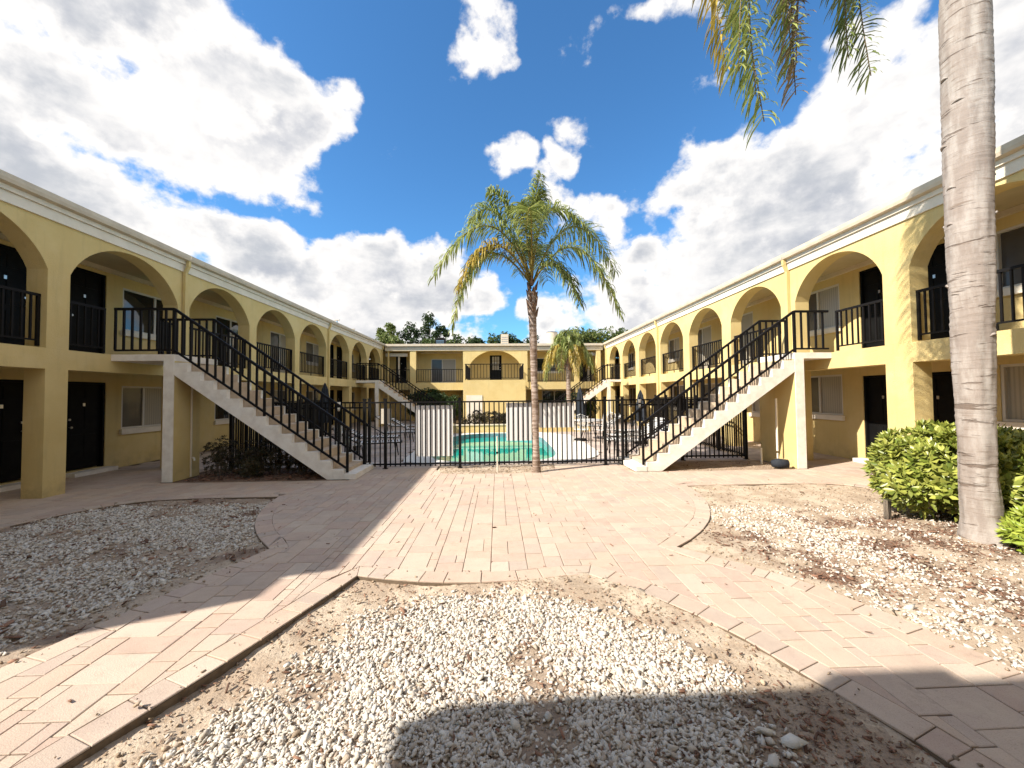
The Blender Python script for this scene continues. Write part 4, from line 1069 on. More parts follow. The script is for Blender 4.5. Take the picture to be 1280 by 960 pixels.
def trunk(parent, spine, mat, seg=32, ringh=.05, scar=.010, wob=.01, name='trunk'):
    """spine: list of (x, y, z, r)"""
    sp = np.array(spine); zs = [sp[0][2]]
    while zs[-1] < sp[-1][2] - 1e-6: zs.append(min(sp[-1][2], zs[-1] + ringh / 3.0))
    V = []; F = []
    prof = {}
    for i, z in enumerate(zs):
        x = np.interp(z, sp[:, 2], sp[:, 0]); y = np.interp(z, sp[:, 2], sp[:, 1]); r = np.interp(z, sp[:, 2], sp[:, 3])
        for k in range(seg):
            a = 2 * math.pi * k / seg
            zz = z + .035 * mnoise.noise(Vector((math.cos(a) * 1.3, math.sin(a) * 1.3, z * .7)))
            ph = zz / ringh; fr = ph - math.floor(ph); st = mnoise.noise(Vector((math.floor(ph) * 3.7, 1.2, .4)))
            pr = (fr - .5) * scar * (.8 + 1.6 * st)
            pr += wob * mnoise.noise(Vector((math.cos(a) * 2.2, math.sin(a) * 2.2, z * 2.2))) + wob * .7 * mnoise.noise(Vector((math.cos(a) * .9 + 7, math.sin(a) * .9, z * .9)))
            rr = r + pr; V.append((x + rr * math.cos(a), y + rr * math.sin(a), z))
    n = len(zs); idx = np.arange(n * seg).reshape(n, seg); nx = np.roll(idx, -1, axis=1)
    F = np.stack([idx[:-1], nx[:-1], nx[1:], idx[1:]], -1).reshape(-1, 4)
    me = np_mesh(name, V, F, mat, True)
    return place(bpy.data.objects.new(name, me), parent)

def frond(parent, P0, P1, P2, mat, nl=85, ll=.45, lw=.020, droop=.6, stem=None, start=.13, spread_=.55, rs=None):
    P0, P1, P2 = map(Vector, (P0, P1, P2)); rs = rs or random.random()
    R_ = random.Random(int(rs * 1e6))
    B = lambda t: P0 * (1 - t) ** 2 + P1 * 2 * t * (1 - t) + P2 * t * t
    T = lambda t: ((P1 - P0) * (1 - t) + (P2 - P1) * t).normalized()
    mb = MB(); pts = [B(i / 14) for i in range(15)]; mb.tube(pts, [.020 * (1 - i / 16) + .003 for i in range(15)], 5)
    st = mb.build('rachis', stem or mat, parent, smooth=True, recalc=False)
    V = []; F = []
    up = Vector((0, 0, 1)); hz_ = Vector((P2.x - P0.x, P2.y - P0.y, 0)); SIDE = hz_.cross(up).normalized() if hz_.length > .02 else Vector((1, 0, 0))
    for i in range(nl):
        t = start + (1 - start) * (i + R_.random() * .6) / nl
        p = B(min(t, .995)); tg = T(min(t, 1)); sd = SIDE.copy()
        if sd.length < .05: sd = Vector((1, 0, 0))
        sd.normalize(); nn = sd.cross(tg).normalized()
        env = min(1, (t - start) * 5 + .45) * (1 - .55 * max(0, t - .6) / .4)
        for sg in (-1, 1):
            a = R_.uniform(-.5, .75)
            d = (sd * sg * 1.0 + tg * R_.uniform(.35, .8) + nn * a * spread_).normalized()
            L = ll * env * R_.uniform(.75, 1.15)
            m_ = p + d * L * .45 + Vector((0, 0, -1)) * L * .10 * droop
            m2 = p + d * L * (.72 - .12 * droop) + Vector((0, 0, -1)) * L * (.42 * droop)
            e = p + d * L * (.95 - .42 * droop) + Vector((R_.uniform(-.04, .04), R_.uniform(-.04, .04), -1)) * L * .85 * droop
            wv = d.cross(Vector((R_.uniform(-.5, .5), R_.uniform(-.5, .5), 1))).normalized() * (lw / 2)
            b = len(V); V += [p - wv * .6, p + wv * .6, m_ + wv, m_ - wv, m2 + wv * .8, m2 - wv * .8, e + wv * .1, e - wv * .1]
            F += [(b, b + 1, b + 2, b + 3), (b + 3, b + 2, b + 4, b + 5), (b + 5, b + 4, b + 6, b + 7)]
    me = np_mesh('frond', [tuple(v) for v in V], F, mat)
    o = place(bpy.data.objects.new('frond', me), parent)
    st.parent = o; st.location = -Vector((0, 0, 0)); WT[o] = Vector((0, 0, 0)); st.location = (0, 0, 0)
    return o

# slim queen palm in front of the fence
pc = empty('queen_palm', (.83, 8.41, 0), 'slim palm with arching feathery crown standing in front of the pool fence', 'palm tree')
trunk(pc, [(.83, 8.41, -.02, .115), (.83, 8.41, .12, .088), (.83, 8.41, .6, .074), (.81, 8.41, 1.8, .072), (.79, 8.41, 3.0, .082), (.78, 8.41, 3.55, .086), (.775, 8.41, 3.95, .10)], BARKC, 16, .09, .010, .006)
mb = MB()
for k in range(16):
    a = k * 2.4; z = 3.42 + k * .045; c, s_ = math.cos(a), math.sin(a)
    mb.tube([(.78 + c * .07, 8.41 + s_ * .07, z), (.78 + c * .10, 8.41 + s_ * .10, z + .10), (.78 + c * .135, 8.41 + s_ * .135, z + .20)], [.045, .03, .010], 6)
mb.build('leaf_boots', BOOT, pc, recalc=False)
C0 = (.775, 8.41, 4.10)
FR = [((-.1, 8.0, 6.5), (-1.36, 8.1, 4.15), PALM_G, .45), ((.05, 8.6, 6.6), (-.62, 8.7, 5.65), PALM_G, .45), ((.62, 8.5, 6.9), (1.2, 8.6, 5.9), PALM_G, .48),
      ((.9, 8.2, 6.7), (2.0, 8.0, 5.1), PALM_G, .40), ((1.7, 8.6, 6.7), (2.78, 8.8, 4.55), PALM_G, .5), ((1.8, 8.2, 6.0), (2.62, 8.0, 3.35), PALM_G, .45),
      ((1.25, 8.0, 5.1), (1.72, 7.8, 3.55), PALM_D, .42), ((-.45, 8.3, 5.9), (-.98, 8.3, 3.1), PALM_G, .42), ((-.1, 8.0, 5.75), (-.80, 7.9, 3.9), PALM_Y, .42),
      ((.7, 7.2, 6.1), (.55, 6.9, 4.7), PALM_G, .5), ((.75, 9.4, 6.3), (.6, 10.1, 4.9), PALM_D, .5),
      ((.9, 9.6, 6.3), (1.4, 10.4, 4.8), PALM_D, .5), ((.72, 8.4, 5.8), (.98, 8.2, 6.5), PALM_G, .4), ((.3, 8.2, 6.1), (-.15, 8.2, 6.1), PALM_G, .42), ((.6, 8.1, 6.2), (.35, 7.9, 5.5), PALM_D, .42)]
for p1, p2, m_, l_ in FR:
    frond(pc, C0, p1, p2, m_, 105, l_ * 1.30, .024, .46, stem=PALM_Y, start=.18, spread_=.8)

# big trunk at right, its crown above the picture
pr = empty('queen_palm', (5.46, 4.18, 0), 'tall grey palm with thick ringed trunk rising out of the shrubs at right', 'palm tree')
PRX = [(5.50, -.05, .235), (5.49, .05, .205), (5.46, .22, .165), (5.44, .7, .146), (5.43, 1.4, .150), (5.44, 2.2, .166), (5.45, 2.9, .180), (5.46, 3.6, .191), (5.48, 4.6, .200), (5.52, 6.1, .205), (5.56, 7.0, .19), (5.58, 7.6, .16)]
trunk(pr, [(x_, 4.18, z_, r_) for x_, z_, r_ in PRX], BARKP, 72, .082, .0065, .014)
sc_ = [(2.05, 3.62, .11), (3.05, 4.02, .10), (2.95, 3.60, .09), (2.6, 4.55, .13), (3.0, 2.78, .09), (4.9, 2.28, .10), (5.7, 4.10, .09), (5.4, 3.65, .10), (3.5, 5.0, .12), (2.8, 5.35, .1), (2.3, 2.9, .08)]
mb = MB()
for ang, z, w_ in sc_:
    r_ = np.interp(z, [p[1] for p in PRX], [p[2] for p in PRX]); cx = np.interp(z, [p[1] for p in PRX], [p[0] for p in PRX])
    ang = ang + math.pi * .5 if False else ang
    pts = []
    for k in range(7):
        a = ang + (k - 3) / 3 * w_ / r_ * .5; pts.append((cx + (r_ + .001) * math.cos(a), 4.18 + (r_ + .001) * math.sin(a), z + .025 * math.sin(k / 6 * math.pi)))
    MB().tube(pts, [.002, .010, .016, .019, .015, .009, .002], 6).build('leaf_scar', BARKP, pr, smooth=True, recalc=False)
C1 = (5.59, 4.18, 7.75)
BG = [((2.2, 4.3, 10.6), (3.04, 4.15, 4.75), PALM_G, .55, .80), ((2.9, 4.1, 10.4), (2.66, 4.0, 5.2), PALM_G, .5, .75), ((3.4, 4.4, 10.3), (3.50, 4.25, 5.15), PALM_B, .45, .55), ((4.5, 4.9, 10.0), (4.42, 4.25, 5.40), PALM_D, .45, .60),
      ((2.4, 4.0, 10.8), (2.92, 4.10, 5.0), PALM_G, .55, .85), ((2.0, 4.4, 10.3), (2.75, 4.35, 5.5), PALM_Y, .5, .8), ((3.2, 4.2, 10.6), (3.38, 4.15, 5.4), PALM_G, .48, .65), ((3.6, 4.1, 10.2), (3.60, 4.35, 5.6), PALM_B, .45, .6), ((4.3, 4.6, 10.2), (4.25, 4.35, 5.7), PALM_D, .45, .65),
      ((6.6, 4.6, 10.2), (8.6, 4.9, 6.8), PALM_G, .5, .6), ((5.4, 6.5, 10.2), (5.9, 6.3, 8.9), PALM_G, .5, .6), ((7.0, 5.8, 9.6), (8.6, 5.6, 8.3), PALM_G, .5, .6),
      ((6.0, 2.6, 10.2), (6.4, 1.0, 7.0), PALM_G, .5, .6), ((4.6, 2.6, 10.4), (3.9, 1.0, 7.4), PALM_G, .5, .6), ((6.9, 3.6, 9.6), (8.3, 3.0, 6.2), PALM_G, .5, .6), ((5.5, 4.3, 10), (5.9, 4.5, 11.0), PALM_G, .5, .4)]
for p1, p2, m_, l_, dr in BG:
    frond(pr, C1, p1, p2, m_, 170, l_ * 1.25, .022, dr * .55, stem=PALM_B, start=.22, spread_=.8)

# small drooping palm by the pool
pb = empty('small_palm', (3.75, 20.2, 0), 'small bushy palm with drooping yellow green fronds beyond the pool', 'palm tree')
trunk(pb, [(3.75, 20.2, -.02, .14), (3.75, 20.2, .5, .11), (3.75, 20.2, 3.6, .13)], BARKC, 14, .12, .02, .01)
mb = MB()
for k in range(14):
    a = k * 2.4; z = 2.9 + k * .06
    mb.tube([(3.75 + math.cos(a) * .1, 20.2 + math.sin(a) * .1, z), (3.75 + math.cos(a) * .25, 20.2 + math.sin(a) * .25, z + .3)], [.07, .02], 5)
mb.build('leaf_boots', BOOT, pb, recalc=False)
rr_ = random.Random(5)
for k in range(30):
    a = k * 2.399; el = (k / 29); rad = 1.35 * (1 - .75 * el) + .15
    c, s_ = math.cos(a), math.sin(a)
    zt_ = 2.35 + 2.7 * el ** 1.2 + rr_.uniform(-.2, .2)
    frond(pb, (3.75, 20.2, 3.65), (3.75 + c * rad * .85, 20.2 + s_ * rad * .85, 4.6 + 1.0 * el), (3.75 + c * rad, 20.2 + s_ * rad, zt_), PALM_Y if k % 2 == 0 and el < .6 else PALM_G, 75, .50, .032, .8, stem=PALM_B, start=.15, spread_=1.1)

def rot_to(n):
    n = n / np.linalg.norm(n); a = rng.uniform(0, 6.283)
    t = np.array([math.cos(a), math.sin(a), 0.0]); x = t - n * (t @ n)
    if np.linalg.norm(x) < 1e-3: x = np.array([1.0, 0, 0])
    x /= np.linalg.norm(x); y = np.cross(n, x); return np.stack([x, y, n], 1)
def rosette(nl, L, wd, rise):
    V = []; F = []
    for i in range(nl):
        a = i * 2.399; e = rise + .9 * (i / nl); l = L * (1 - .35 * i / nl)
        c, s_ = math.cos(a), math.sin(a); ce, se = math.cos(e), math.sin(e)
        f = np.array([c * ce, s_ * ce, se]); sd = np.array([-s_, c, 0]); nn = np.cross(f, sd)
        b = len(V)
        V += [f * l * .08, f * l * .6 + sd * wd - nn * l * .06, f * l * 1.0 - nn * l * -.10, f * l * .6 - sd * wd - nn * l * .06, f * l * .58 + nn * l * .04]
        F += [(b, b + 1, b + 4, b + 4), (b + 1, b + 2, b + 4, b + 4), (b + 2, b + 3, b + 4, b + 4), (b + 3, b, b + 4, b + 4)]
    return np.array(V), np.array(F)[:, :3]
def foliage(name, parent, C, Nrm, mats_L, mat):
    Vs = []; Fs = []; b = 0
    T = [rosette(*a) for a in mats_L]
    for i in range(len(C)):
        v, f = T[i % len(T)]; R3 = rot_to(Nrm[i]); sc = rng.uniform(.75, 1.2)
        Vs.append(v @ R3.T * sc + C[i]); Fs.append(f + b); b += len(v)
    me = np_mesh(name, np.concatenate(Vs), np.concatenate(Fs), mat); return place(bpy.data.objects.new(name, me), parent)
def shrub(center, rad, n, L, label, cat, mat, group=None, name='shrub', lift=0.0, wd=.17, inner=.62):
    cx, cy, cz = center; root = empty(name, (cx, cy, 0), label, cat, group)
    P = []; N = []
    while len(P) < n:
        d = rng.normal(0, 1, 3); d /= np.linalg.norm(d)
        if d[2] < -.75: continue
        k = 1 + .26 * mnoise.noise(Vector((d[0] * 2.3 + cx, d[1] * 2.3, d[2] * 2.3))) + .09 * mnoise.noise(Vector((d[0] * 6, d[1] * 6 + cx, d[2] * 6)))
        q = k * (1 - inner * rng.random() ** 2.5)
        p = np.array([cx + d[0] * rad[0] * q, cy + d[1] * rad[1] * q, cz + d[2] * rad[2] * q])
        if p[2] < .03: continue
        nn = d * np.array([1, 1, 1]) + np.array([0, 0, .55]) + rng.normal(0, .25, 3)
        P.append(p); N.append(nn)
    foliage('foliage', root, P, N, [(9, L, L * wd, .15), (8, L * .85, L * wd * .9, .3), (7, L * 1.1, L * wd, .05)], mat)
    mb = MB()
    for k in range(9):
        a = k * .7 + .2; e = (cx + math.cos(a) * rad[0] * .6, cy + math.sin(a) * rad[1] * .6, cz + rad[2] * (.2 + .1 * (k % 3)))
        mb.tube([(cx + math.cos(a) * .06, cy + math.sin(a) * .06, 0), ((cx + e[0]) / 2 + .02, (cy + e[1]) / 2, e[2] * .5), e], [.014, .010, .005], 5)
    mb.build('stems', BARKT, root, recalc=False); return root
shrub((6.10, 4.98, .58), (.86, .70, .60), 1500, .145, 'large rounded green shrub left of the thick palm trunk', 'shrub', BUSH_G)
shrub((7.1, 4.8, .58), (1.0, .75, .60), 1200, .145, 'green shrub right of the thick palm trunk, cut by the picture edge', 'shrub', BUSH_G)
shrub((5.78, 3.75, .22), (.46, .32, .22), 420, .115, 'low bright yellow green shrub at the foot of the thick palm trunk', 'shrub', BUSH_Y)
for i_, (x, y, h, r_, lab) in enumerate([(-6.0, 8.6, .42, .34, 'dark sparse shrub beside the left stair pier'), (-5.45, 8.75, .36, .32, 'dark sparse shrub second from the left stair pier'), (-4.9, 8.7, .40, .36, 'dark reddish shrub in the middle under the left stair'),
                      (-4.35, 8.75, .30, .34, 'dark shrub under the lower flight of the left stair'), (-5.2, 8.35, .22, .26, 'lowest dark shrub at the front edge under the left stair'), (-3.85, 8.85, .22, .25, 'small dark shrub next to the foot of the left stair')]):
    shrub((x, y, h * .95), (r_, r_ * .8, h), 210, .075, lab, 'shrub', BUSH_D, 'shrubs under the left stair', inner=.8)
shrub((-4.3, 24.6, 1.1), (1.5, .6, .9), 900, .20, 'dark bushy plants in the shade under the far gallery', 'shrub', TREE_D)
shrub((-2.6, 23.2, .9), (.5, .5, .7), 260, .18, 'dark plant against the far platform corner', 'shrub', TREE_D)
shrub((-.2, 19.0, .45), (1.6, .35, .35), 420, .16, 'thin brownish plants behind the planter wall', 'shrub', BUSH_D)
shrub((5.3, 24.6, .9), (1.1, .5, .8), 500, .18, 'dark plants below the far gallery at right', 'shrub', TREE_D)

# trees beyond the roofs
def tree(x, y, h, clumps, mat, label, cr=1.0, leaf=.30, n=46, th=.22, group='trees beyond the far roof'):
    root = empty('tree', (x, y, 0), label, 'tree', group)
    mb = MB(); mb.tube([(x, y, -.2), (x + .1, y, h * .35), (x, y, h * .7)], [th, th * .8, th * .5], 8)
    for (dx, dy, dz, r) in clumps:
        mb.tube([(x, y, h * .45), (x + dx * .5, y + dy * .5, (h * .5 + dz) / 2 + .3), (x + dx, y + dy, dz)], [th * .4, th * .25, .03], 5)
    mb.build('trunk', BARKT, root, recalc=False)
    Cs = []; Ns = []
    for (dx, dy, dz, r) in clumps:
        for k in range(n):
            d = rng.normal(0, 1, 3); d /= np.linalg.norm(d); q = rng.random() ** .45 * (1 + .35 * mnoise.noise(Vector((d[0] * 3 + dx, d[1] * 3, d[2] * 3))))
            Cs.append(np.array([x + dx + d[0] * r * q * cr, y + dy + d[1] * r * q * cr, dz + d[2] * r * q * .85])); Ns.append(d + np.array([0, 0, .4]) + rng.normal(0, .4, 3))
    foliage('crown', root, Cs, Ns, [(6, leaf, leaf * .30, .1), (5, leaf * 1.2, leaf * .34, .3)], mat)
    return root
def clumps_for(w, z0, z1, k, r, seed):
    q = random.Random(seed); out = []
    for i in range(k):
        out.append((q.uniform(-w, w), q.uniform(-w * .5, w * .5), q.uniform(z0, z1), r * q.uniform(.7, 1.2)))
    return out
tree(-12.9, 46, 9.8, [(-.4, 0, 8.2, .9), (.3, 0, 9.0, .8), (.1, .3, 9.9, .5), (-.9, 0, 9.2, .5), (.5, 0, 7.2, .9)], TREE_L, 'light green feathery tree left of the dark trees over the far roof', n=60)
tree(-11.6, 42, 8.2, clumps_for(1.3, 6.2, 7.8, 6, .9, 3), TREE_L, 'low pale yellow green bush tree over the far roof at left', n=70)
tree(-10.6, 47, 10.3, [(0, 0, 9.9, .8), (-.5, 0, 9.0, .9), (.4, .2, 8.3, 1.0), (0, 0, 7.4, 1.2), (.9, 0, 9.3, .5)], TREE_D, 'dark dense tree second from left over the far roof', n=80, leaf=.24)
tree(-8.2, 46, 11.5, [(0, 0, 11.0, .75), (.2, 0, 10.3, .8), (-.4, 0, 9.4, .7), (1.5, 0, 9.6, .6), (2.1, 0, 9.1, .45), (.9, 0, 8.9, .6), (-.2, 0, 8.2, .9), (0, 0, 7.2, 1.0)], TREE_D, 'tallest dark tree with separate leaf clumps over the far roof', n=75, leaf=.24)
tree(-6.2, 43, 8.4, clumps_for(1.5, 6.4, 7.6, 8, 1.0, 9), TREE_M, 'round green tree just right of the tallest tree', n=80)
for i_, (x, y, w_, z1, sd, lab) in enumerate([(-4.6, 46, 1.5, 9.0, 11, 'small green treetop left of the roof unit with white duct'), (-2.0, 46, 1.3, 8.9, 12, 'green treetop at the left side of the middle of the roof'), (.2, 46, 1.4, 9.2, 13, 'rounded treetop just left of the slim palm trunk'), (3.0, 47, 1.3, 8.9, 14, 'dark treetop directly behind the slim palm trunk')]):
    tree(x, y, z1, clumps_for(w_, 6.2, z1 - .5, 11, .85, sd), TREE_M if i_ % 2 == 0 else TREE_D, lab, n=70, leaf=.26)
tree(11.3, 46, 9.6, clumps_for(3.2, 6.6, 8.6, 20, 1.25, 21), TREE_L, 'wide light green tree behind the small drooping palm', n=75, leaf=.30)
tree(16.4, 47, 9.8, clumps_for(2.6, 7.0, 9.0, 14, 1.2, 22), TREE_M, 'green tree showing above the right roof line', n=70, leaf=.30)
tree(5.4, 50, 8.0, clumps_for(1.6, 6.0, 7.2, 8, 1.0, 23), TREE_M, 'low green treetop beside the grey roof tank', n=70)

# ------------------------------------------------------------------ things on the roofs
def unit(x, y, z, w_, d_, h, label, dark=False):
    r = empty('air_conditioner', (x, y, z), label, 'air conditioner', 'roof units')
    MB().box(x - w_ / 2, x + w_ / 2, y - d_ / 2, y + d_ / 2, z + .05, z + h).build('casing', IRON if dark else GUTTER, r)
    MB().tube([(x, y, z + h + .001), (x, y, z + h + .06)], [w_ * .4, w_ * .38], 16).build('fan_grille', IRON, r)
    mb = MB()
    for k in range(5): mb.box(x - w_ * .4, x + w_ * .4, y - d_ / 2 - .012, y - d_ / 2 - .002, z + .15 + k * (h - .25) / 5, z + .18 + k * (h - .25) / 5)
    mb.build('louvre', METAL, r)
unit(-4.2, 28.6, 5.2, .72, .6, .72, 'dark roof unit on the far roof, left of the white duct', True)
unit(.55, 28.6, 5.2, .55, .6, 1.0, 'pale roof unit with dark side on the far roof beside the palm')
du = empty('roof_duct', (.3, 28.2, 5.2), 'white horizontal duct lying on the far roof beside the unit', 'duct')
MB().box(-.5, 1.3, 28.05, 28.25, 5.3, 5.42).box(-.3, -.2, 28.1, 28.2, 5.201, 5.299).box(1.0, 1.1, 28.1, 28.2, 5.201, 5.299).build('duct', WHITE, du)
tk = empty('water_tank', (4.75, 33, 5.2), 'grey cylindrical tank on the far roof, right of the slim palm', 'tank')
MB().tube([(4.75, 33, 5.2), (4.75, 33, 7.05)], [.48, .48], 24).build('drum', GUTTER, tk, recalc=False)
MB().tube([(4.75, 33, 7.051), (4.75, 33, 7.12)], [.50, .44], 24).build('lid', METAL, tk, recalc=False)
for x, y, h, lab in ((-8.9, 21.6, .75, 'thin vent pipe on the left roof, nearest of two'), (-9.0, 24.2, .7, 'thin vent pipe on the left roof, farthest of two')):
    v = empty('vent_pipe', (x, y, 5.16), lab, 'vent pipe', 'vent pipes on the left roof')
    MB().tube([(x, y, 5.16), (x, y, 5.16 + h)], [.045, .045], 8).tube([(x - .13, y, 5.2 + h), (x + .13, y, 5.2 + h)], [.05, .05], 8).build('pipe', METAL, v, recalc=False)
unit(-9.1, 25.4, 5.16, .5, .5, .6, 'small box unit on the left roof near the corner')

# ------------------------------------------------------------------ pool furniture
STRAP = material('white_vinyl_strap', (.62, .60, .58), .5)
def lounger(loc, rz, label, base=[None]):
    grp = 'strap loungers round the pool'
    if base[0] is None:
        r = empty('sun_lounger', (0, 0, 0), label, 'sun lounger', grp)
        mb = MB()
        for y in (-.30, .30):
            mb.tube([(-.95, y, .36), (.20, y, .36)], .016, 6); mb.tube([(.20, y, .36), (.88, y, .80)], .016, 6)
        for x in (-.95, .20): mb.tube([(x, -.30, .36), (x, .30, .36)], .016, 6)
        mb.tube([(.88, -.30, .80), (.88, .30, .80)], .016, 6); mb.build('frame', IRON, r, recalc=False)
        leg = MB().tube([(0, 0, 0), (.05, 0, .36)], .016, 6).mesh('leg', IRON, recalc=False)
        for x in (-.85, .30):
            for y in (-.30, .30): share('leg', leg, r, (x, y, 0))
        st = MB().box(-.022, .022, -.31, .31, .008, .014).mesh('strap', STRAP, recalc=False)
        for k in range(13): share('strap', st, r, (-.88 + k * .085, 0, .367))
        for k in range(9):
            t = (k + .6) / 9.4; o = share('strap', st, r, (.20 + .68 * t, 0, .367 + .44 * t)); o.rotation_euler = (0, -math.atan2(.44, .68), 0)
        base[0] = r; o = r
    else: o = copy_tree(base[0])
    o.location = loc; o.rotation_euler = (0, 0, rz); o['label'] = label
R_ = math.radians
lounger((-3.75, 11.2, 0), R_(196), 'lounger nearest the left stair foot, facing the pool')
lounger((-4.2, 12.7, 0), R_(190), 'second lounger from the fence on the left deck')
lounger((-4.0, 14.2, 0), R_(205), 'third lounger from the fence on the left deck')
lounger((-3.4, 15.7, 0), R_(185), 'lounger beside the white notice on the left deck')
lounger((-4.5, 17.4, 0), R_(178), 'farthest lounger on the left deck')
lounger((4.05, 11.0, 0), R_(-12), 'lounger nearest the right stair foot, facing the pool')
lounger((4.5, 12.4, 0), R_(4), 'second lounger from the fence on the right deck')
lounger((4.4, 16.2, 0), R_(-6), 'lounger beyond the round table on the right deck')
lounger((5.2, 13.9, 0), R_(10), 'lounger between the right gallery and the round table')

def patio_chair(loc, rz, label, base=[None]):
    if base[0] is None:
        r = empty('patio_chair', (0, 0, 0), label, 'chair', 'wrought iron patio chairs')
        mb = MB(); mb.tube([(-.22, -.22, .43), (.22, -.22, .43), (.24, .2, .43), (-.24, .2, .43), (-.22, -.22, .43)], .012, 6)
        for k in range(8): mb.bar((-.22 + k * .063, -.21, .43), (-.22 + k * .063, .2, .43), .008)
        for k in range(7): mb.bar((-.22, -.19 + k * .063, .432), (.22, -.19 + k * .063, .432), .008)
        mb.build('seat', STRAP, r, recalc=False)
        mb = MB(); mb.tube([(-.24, .2, .43), (-.25, .27, .9), (0, .29, .99), (.25, .27, .9), (.24, .2, .43)], .014, 6)
        for k in range(6): mb.bar((-.20 + k * .08, .21, .45), (.20 - (5 - k) * .08 + .06, .28, .93), .009); mb.bar((.20 - k * .08, .21, .45), (-.20 + (5 - k) * .08 - .06, .28, .93), .009)
        mb.build('backrest', STRAP, r, recalc=False)
        for x, y in ((-.21, -.21), (.21, -.21), (-.23, .2), (.23, .2)): MB().tube([(x, y, .43), (x * 1.12, y * 1.15, 0)], .012, 6).build('leg', IRON, r, recalc=False)
        for x in (-.26, .26): MB().tube([(x, .22, .64), (x * 1.05, -.05, .66), (x, -.22, .62), (x * .9, -.22, .43)], .012, 6).build('armrest', IRON, r, recalc=False)
        base[0] = r; o = r
    else: o = copy_tree(base[0])
    o.location = loc; o.rotation_euler = (0, 0, rz); o['label'] = label
patio_chair((-3.85, 10.15, 0), R_(150), 'white and black iron chair behind the foot of the left stair')
patio_chair((-4.5, 10.5, 0), R_(-60), 'iron chair farther left behind the left stair railing')
patio_chair((3.0, 13.7, 0), R_(160), 'iron chair at the left of the round table')
patio_chair((3.75, 13.4, 0), R_(200), 'iron chair in front of the round table')
patio_chair((4.25, 14.9, 0), R_(-40), 'iron chair behind the round table')
patio_chair((3.45, 10.2, 0), R_(215), 'iron chair behind the foot of the right stair')
tb = empty('patio_table', (3.45, 14.4, 0), 'round white topped patio table on the right pool deck', 'table')
MB().tube([(3.45, 14.4, .70), (3.45, 14.4, .73)], [.6, .6], 28).build('tabletop', STRAP, tb, recalc=False)
for k in range(4):
    a = k * math.pi / 2 + .4; MB().tube([(3.45 + math.cos(a) * .12, 14.4 + math.sin(a) * .12, .699), (3.45 + math.cos(a) * .4, 14.4 + math.sin(a) * .4, 0)], .014, 6).build('leg', IRON, tb, recalc=False)
NAVY = material('navy_umbrella_canvas', (.010, .014, .022), .85, (.02, .024, .034), 10)
for x, y, h, lab in ((-5.3, 12.0, 2.12, 'closed navy umbrella standing on the left pool deck'), (3.02, 14.0, 1.95, 'closed dark umbrella near the round table'), (4.85, 12.9, 1.82, 'closed dark umbrella behind the right stair railing')):
    u = empty('patio_umbrella', (x, y, 0), lab, 'umbrella', 'closed umbrellas')
    MB().tube([(x, y, 0), (x, y, h)], .018, 8).build('pole', METAL, u, recalc=False)
    mb = MB(); pts = []; 
    nseg = 16; V0 = len(mb.v)
    zz = [h * .42, h * .5, h * .7, h * .9, h * 1.0]; rr2 = [.13, .15, .125, .075, .012]
    for z, r2 in zip(zz, rr2):
        for k in range(nseg):
            a = 2 * math.pi * k / nseg; q = r2 * (1 + (.22 if k % 2 else -.18)); mb.v.append((x + q * math.cos(a), y + q * math.sin(a), z))
    for i in range(4):
        for k in range(nseg): mb.f.append((i * nseg + k, i * nseg + (k + 1) % nseg, (i + 1) * nseg + (k + 1) % nseg, (i + 1) * nseg + k))
    mb.build('canopy', NAVY, u, recalc=False)
    MB().tube([(x, y, 0), (x, y, .07)], [.24, .22], 18).build('base', IRON, u, recalc=False)

# ------------------------------------------------------------------ small things on the ground
pp = empty('white_pipe', (-.02, 8.5, 0), 'thin white plastic pipe standing in the sand in front of the fence', 'pipe')
MB().tube([(-.02, 8.5, -.03), (-.02, 8.5, .78)], .014, 8).build('tube', WHITE, pp, recalc=False)
MB().box(-.045, .005, 8.48, 8.52, .40, .44).build('clip', IRON, pp)
pf = empty('garden_light', (5.12, 4.86, 0), 'small grey louvred metal garden light in front of the large shrub', 'garden light')
MB().box(5.075, 5.13, 4.90, 4.93, .0, .25).build('housing', METAL, pf)
MB().box(5.065, 5.14, 4.86, 4.94, .251, .265).build('hood', METAL, pf)
for k in range(3): MB().box(5.077 + k * .02, 5.085 + k * .02, 4.87, 4.899, .0, .248).build('louvre', METAL, pf)
bk = empty('flower_pot', (6.30, 8.12, 0), 'dark rounded pot lying at the foot of the right stair pier', 'pot')
MB().tube([(6.10, 8.40, .10), (6.22, 8.36, .11), (6.40, 8.30, .11)], [.07, .11, .09], 14).build('pot_body', NAVY, bk, smooth=True, recalc=False)
w1 = empty('white_pipe', (6.5, 8.62, .25), 'tall thin white pipe fixed on the right stair pier', 'pipe')
MB().tube([(6.39, 8.60, .35), (6.39, 8.60, 1.55)], .022, 8).tube([(6.39, 8.60, .05), (6.39, 8.60, .30)], .018, 8).build('tube', WHITE, w1, recalc=False)
w2 = empty('white_pipe', (6.2, 8.9, 0), 'short thin white pipe standing beside the right stair pier', 'pipe')
MB().tube([(6.22, 8.9, -.03), (6.22, 8.9, .38)], .02, 8).build('tube', WHITE, w2, recalc=False)
w3 = empty('white_pipe', (-6.5, 8.5, 0), 'thin pipe with a small spout on the left stair pier', 'pipe')
MB().tube([(-6.50, 8.42, .02), (-6.50, 8.42, 2.0)], .02, 8).build('tube', TRIM, w3, recalc=False)
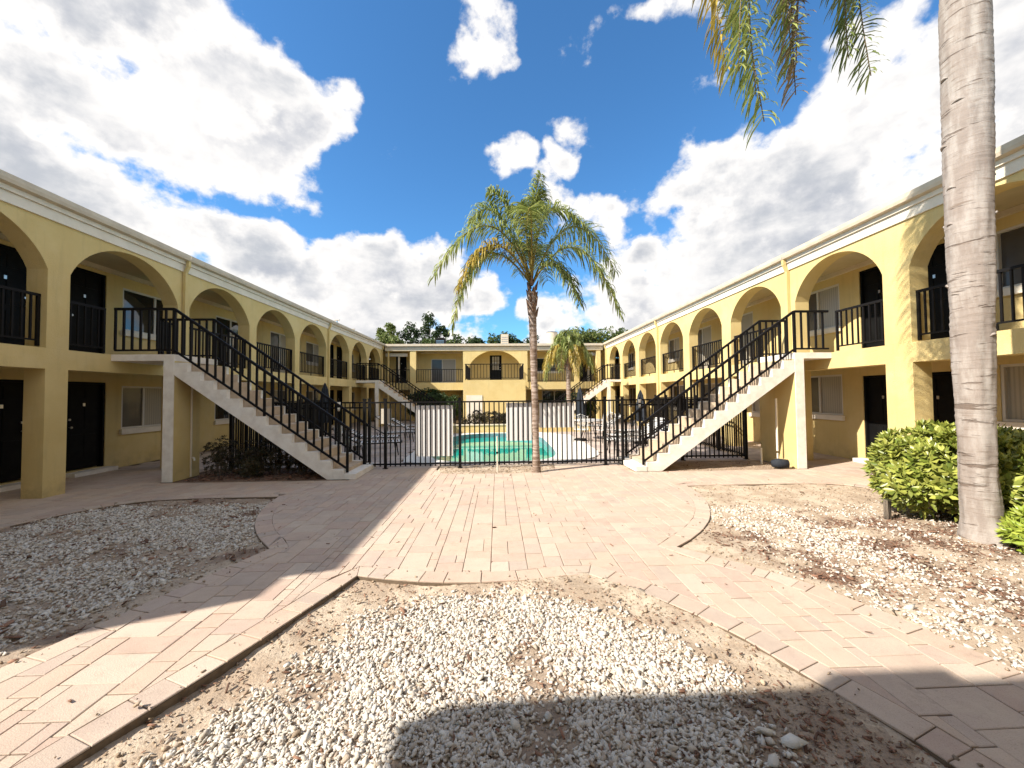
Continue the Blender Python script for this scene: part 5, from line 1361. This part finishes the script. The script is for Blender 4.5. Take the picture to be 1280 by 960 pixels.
MB().tube([(-6.47, 8.42, .42), (-6.42, 8.40, .42), (-6.41, 8.40, .36)], .018, 8).build('spout', WHITE, w3, recalc=False)
hr = empty('hose_reel', (-1.25, 21.85, 0), 'round dark hose reel in front of the white utility door', 'hose reel')
pts = [(-1.22 + .2 * math.cos(a / 12 * 2 * math.pi), 21.88, .62 + .2 * math.sin(a / 12 * 2 * math.pi)) for a in range(13)]
MB().tube(pts, .05, 8).build('hose', IRON, hr, recalc=False); MB().box(-1.25, -1.19, 21.9, 21.95, 0, .5).box(-1.4, -1.04, 21.8, 22.0 - .03, 0, .02).build('stand', METAL, hr)
for x, y, z0, z1, lab, p in ((-7.95, 9.0, 0, 0, 'x', None),):
    pass



Pz = []
while len(Pz) < 130:
    x, y = rng.uniform(-4, 4), rng.uniform(2.0, 8.2)
    if inside(INN, np.array([x]), np.array([y]))[0] and (rng.random() < .35 or dist_poly(OUT[::6], x, y) < .35): Pz.append((x, y))
scatter('leaf_litter', np.array(Pz), rng.gamma(4, .0022, len(Pz)) + .005, MULCH, lambda x, y: -.004, chip=True)
Pz = []
while len(Pz) < 420:
    k = rng.integers(0, NP); 
    if not FLAG[k]: continue
    t_ = rng.gamma(1.2, .35); x = OUT[k][0] + (INN[k][0] - OUT[k][0]) * t_ + rng.normal(0, .05); y = OUT[k][1] + (INN[k][1] - OUT[k][1]) * t_ + rng.normal(0, .05)
    if y > 1.6 and inside(OUT, np.array([x]), np.array([y]))[0]: Pz.append((x, y))
scatter('spilled_grit', np.array(Pz), rng.gamma(2, .0022, len(Pz)) + .0025, CLOD, lambda x, y: .0)

for wroot, mp_, dw_, y_, lab in ((wr, mpr, WR - XR, 19.6, ''), (wl, mpl, abs(WL) - abs(XL), 8.3, ''), (wr, mpr, WR - XR, 7.95, '')):
    for z_ in (1.85, ZF + 1.85):
        a_, b_ = mp_(y_ - .05, z_, dw_ - .10), mp_(y_ + .05, z_ + .16, dw_ - .002)
        MB().box(a_[0], b_[0], a_[1], b_[1], a_[2], b_[2]).build('wall_lamp', BOARD, wroot)
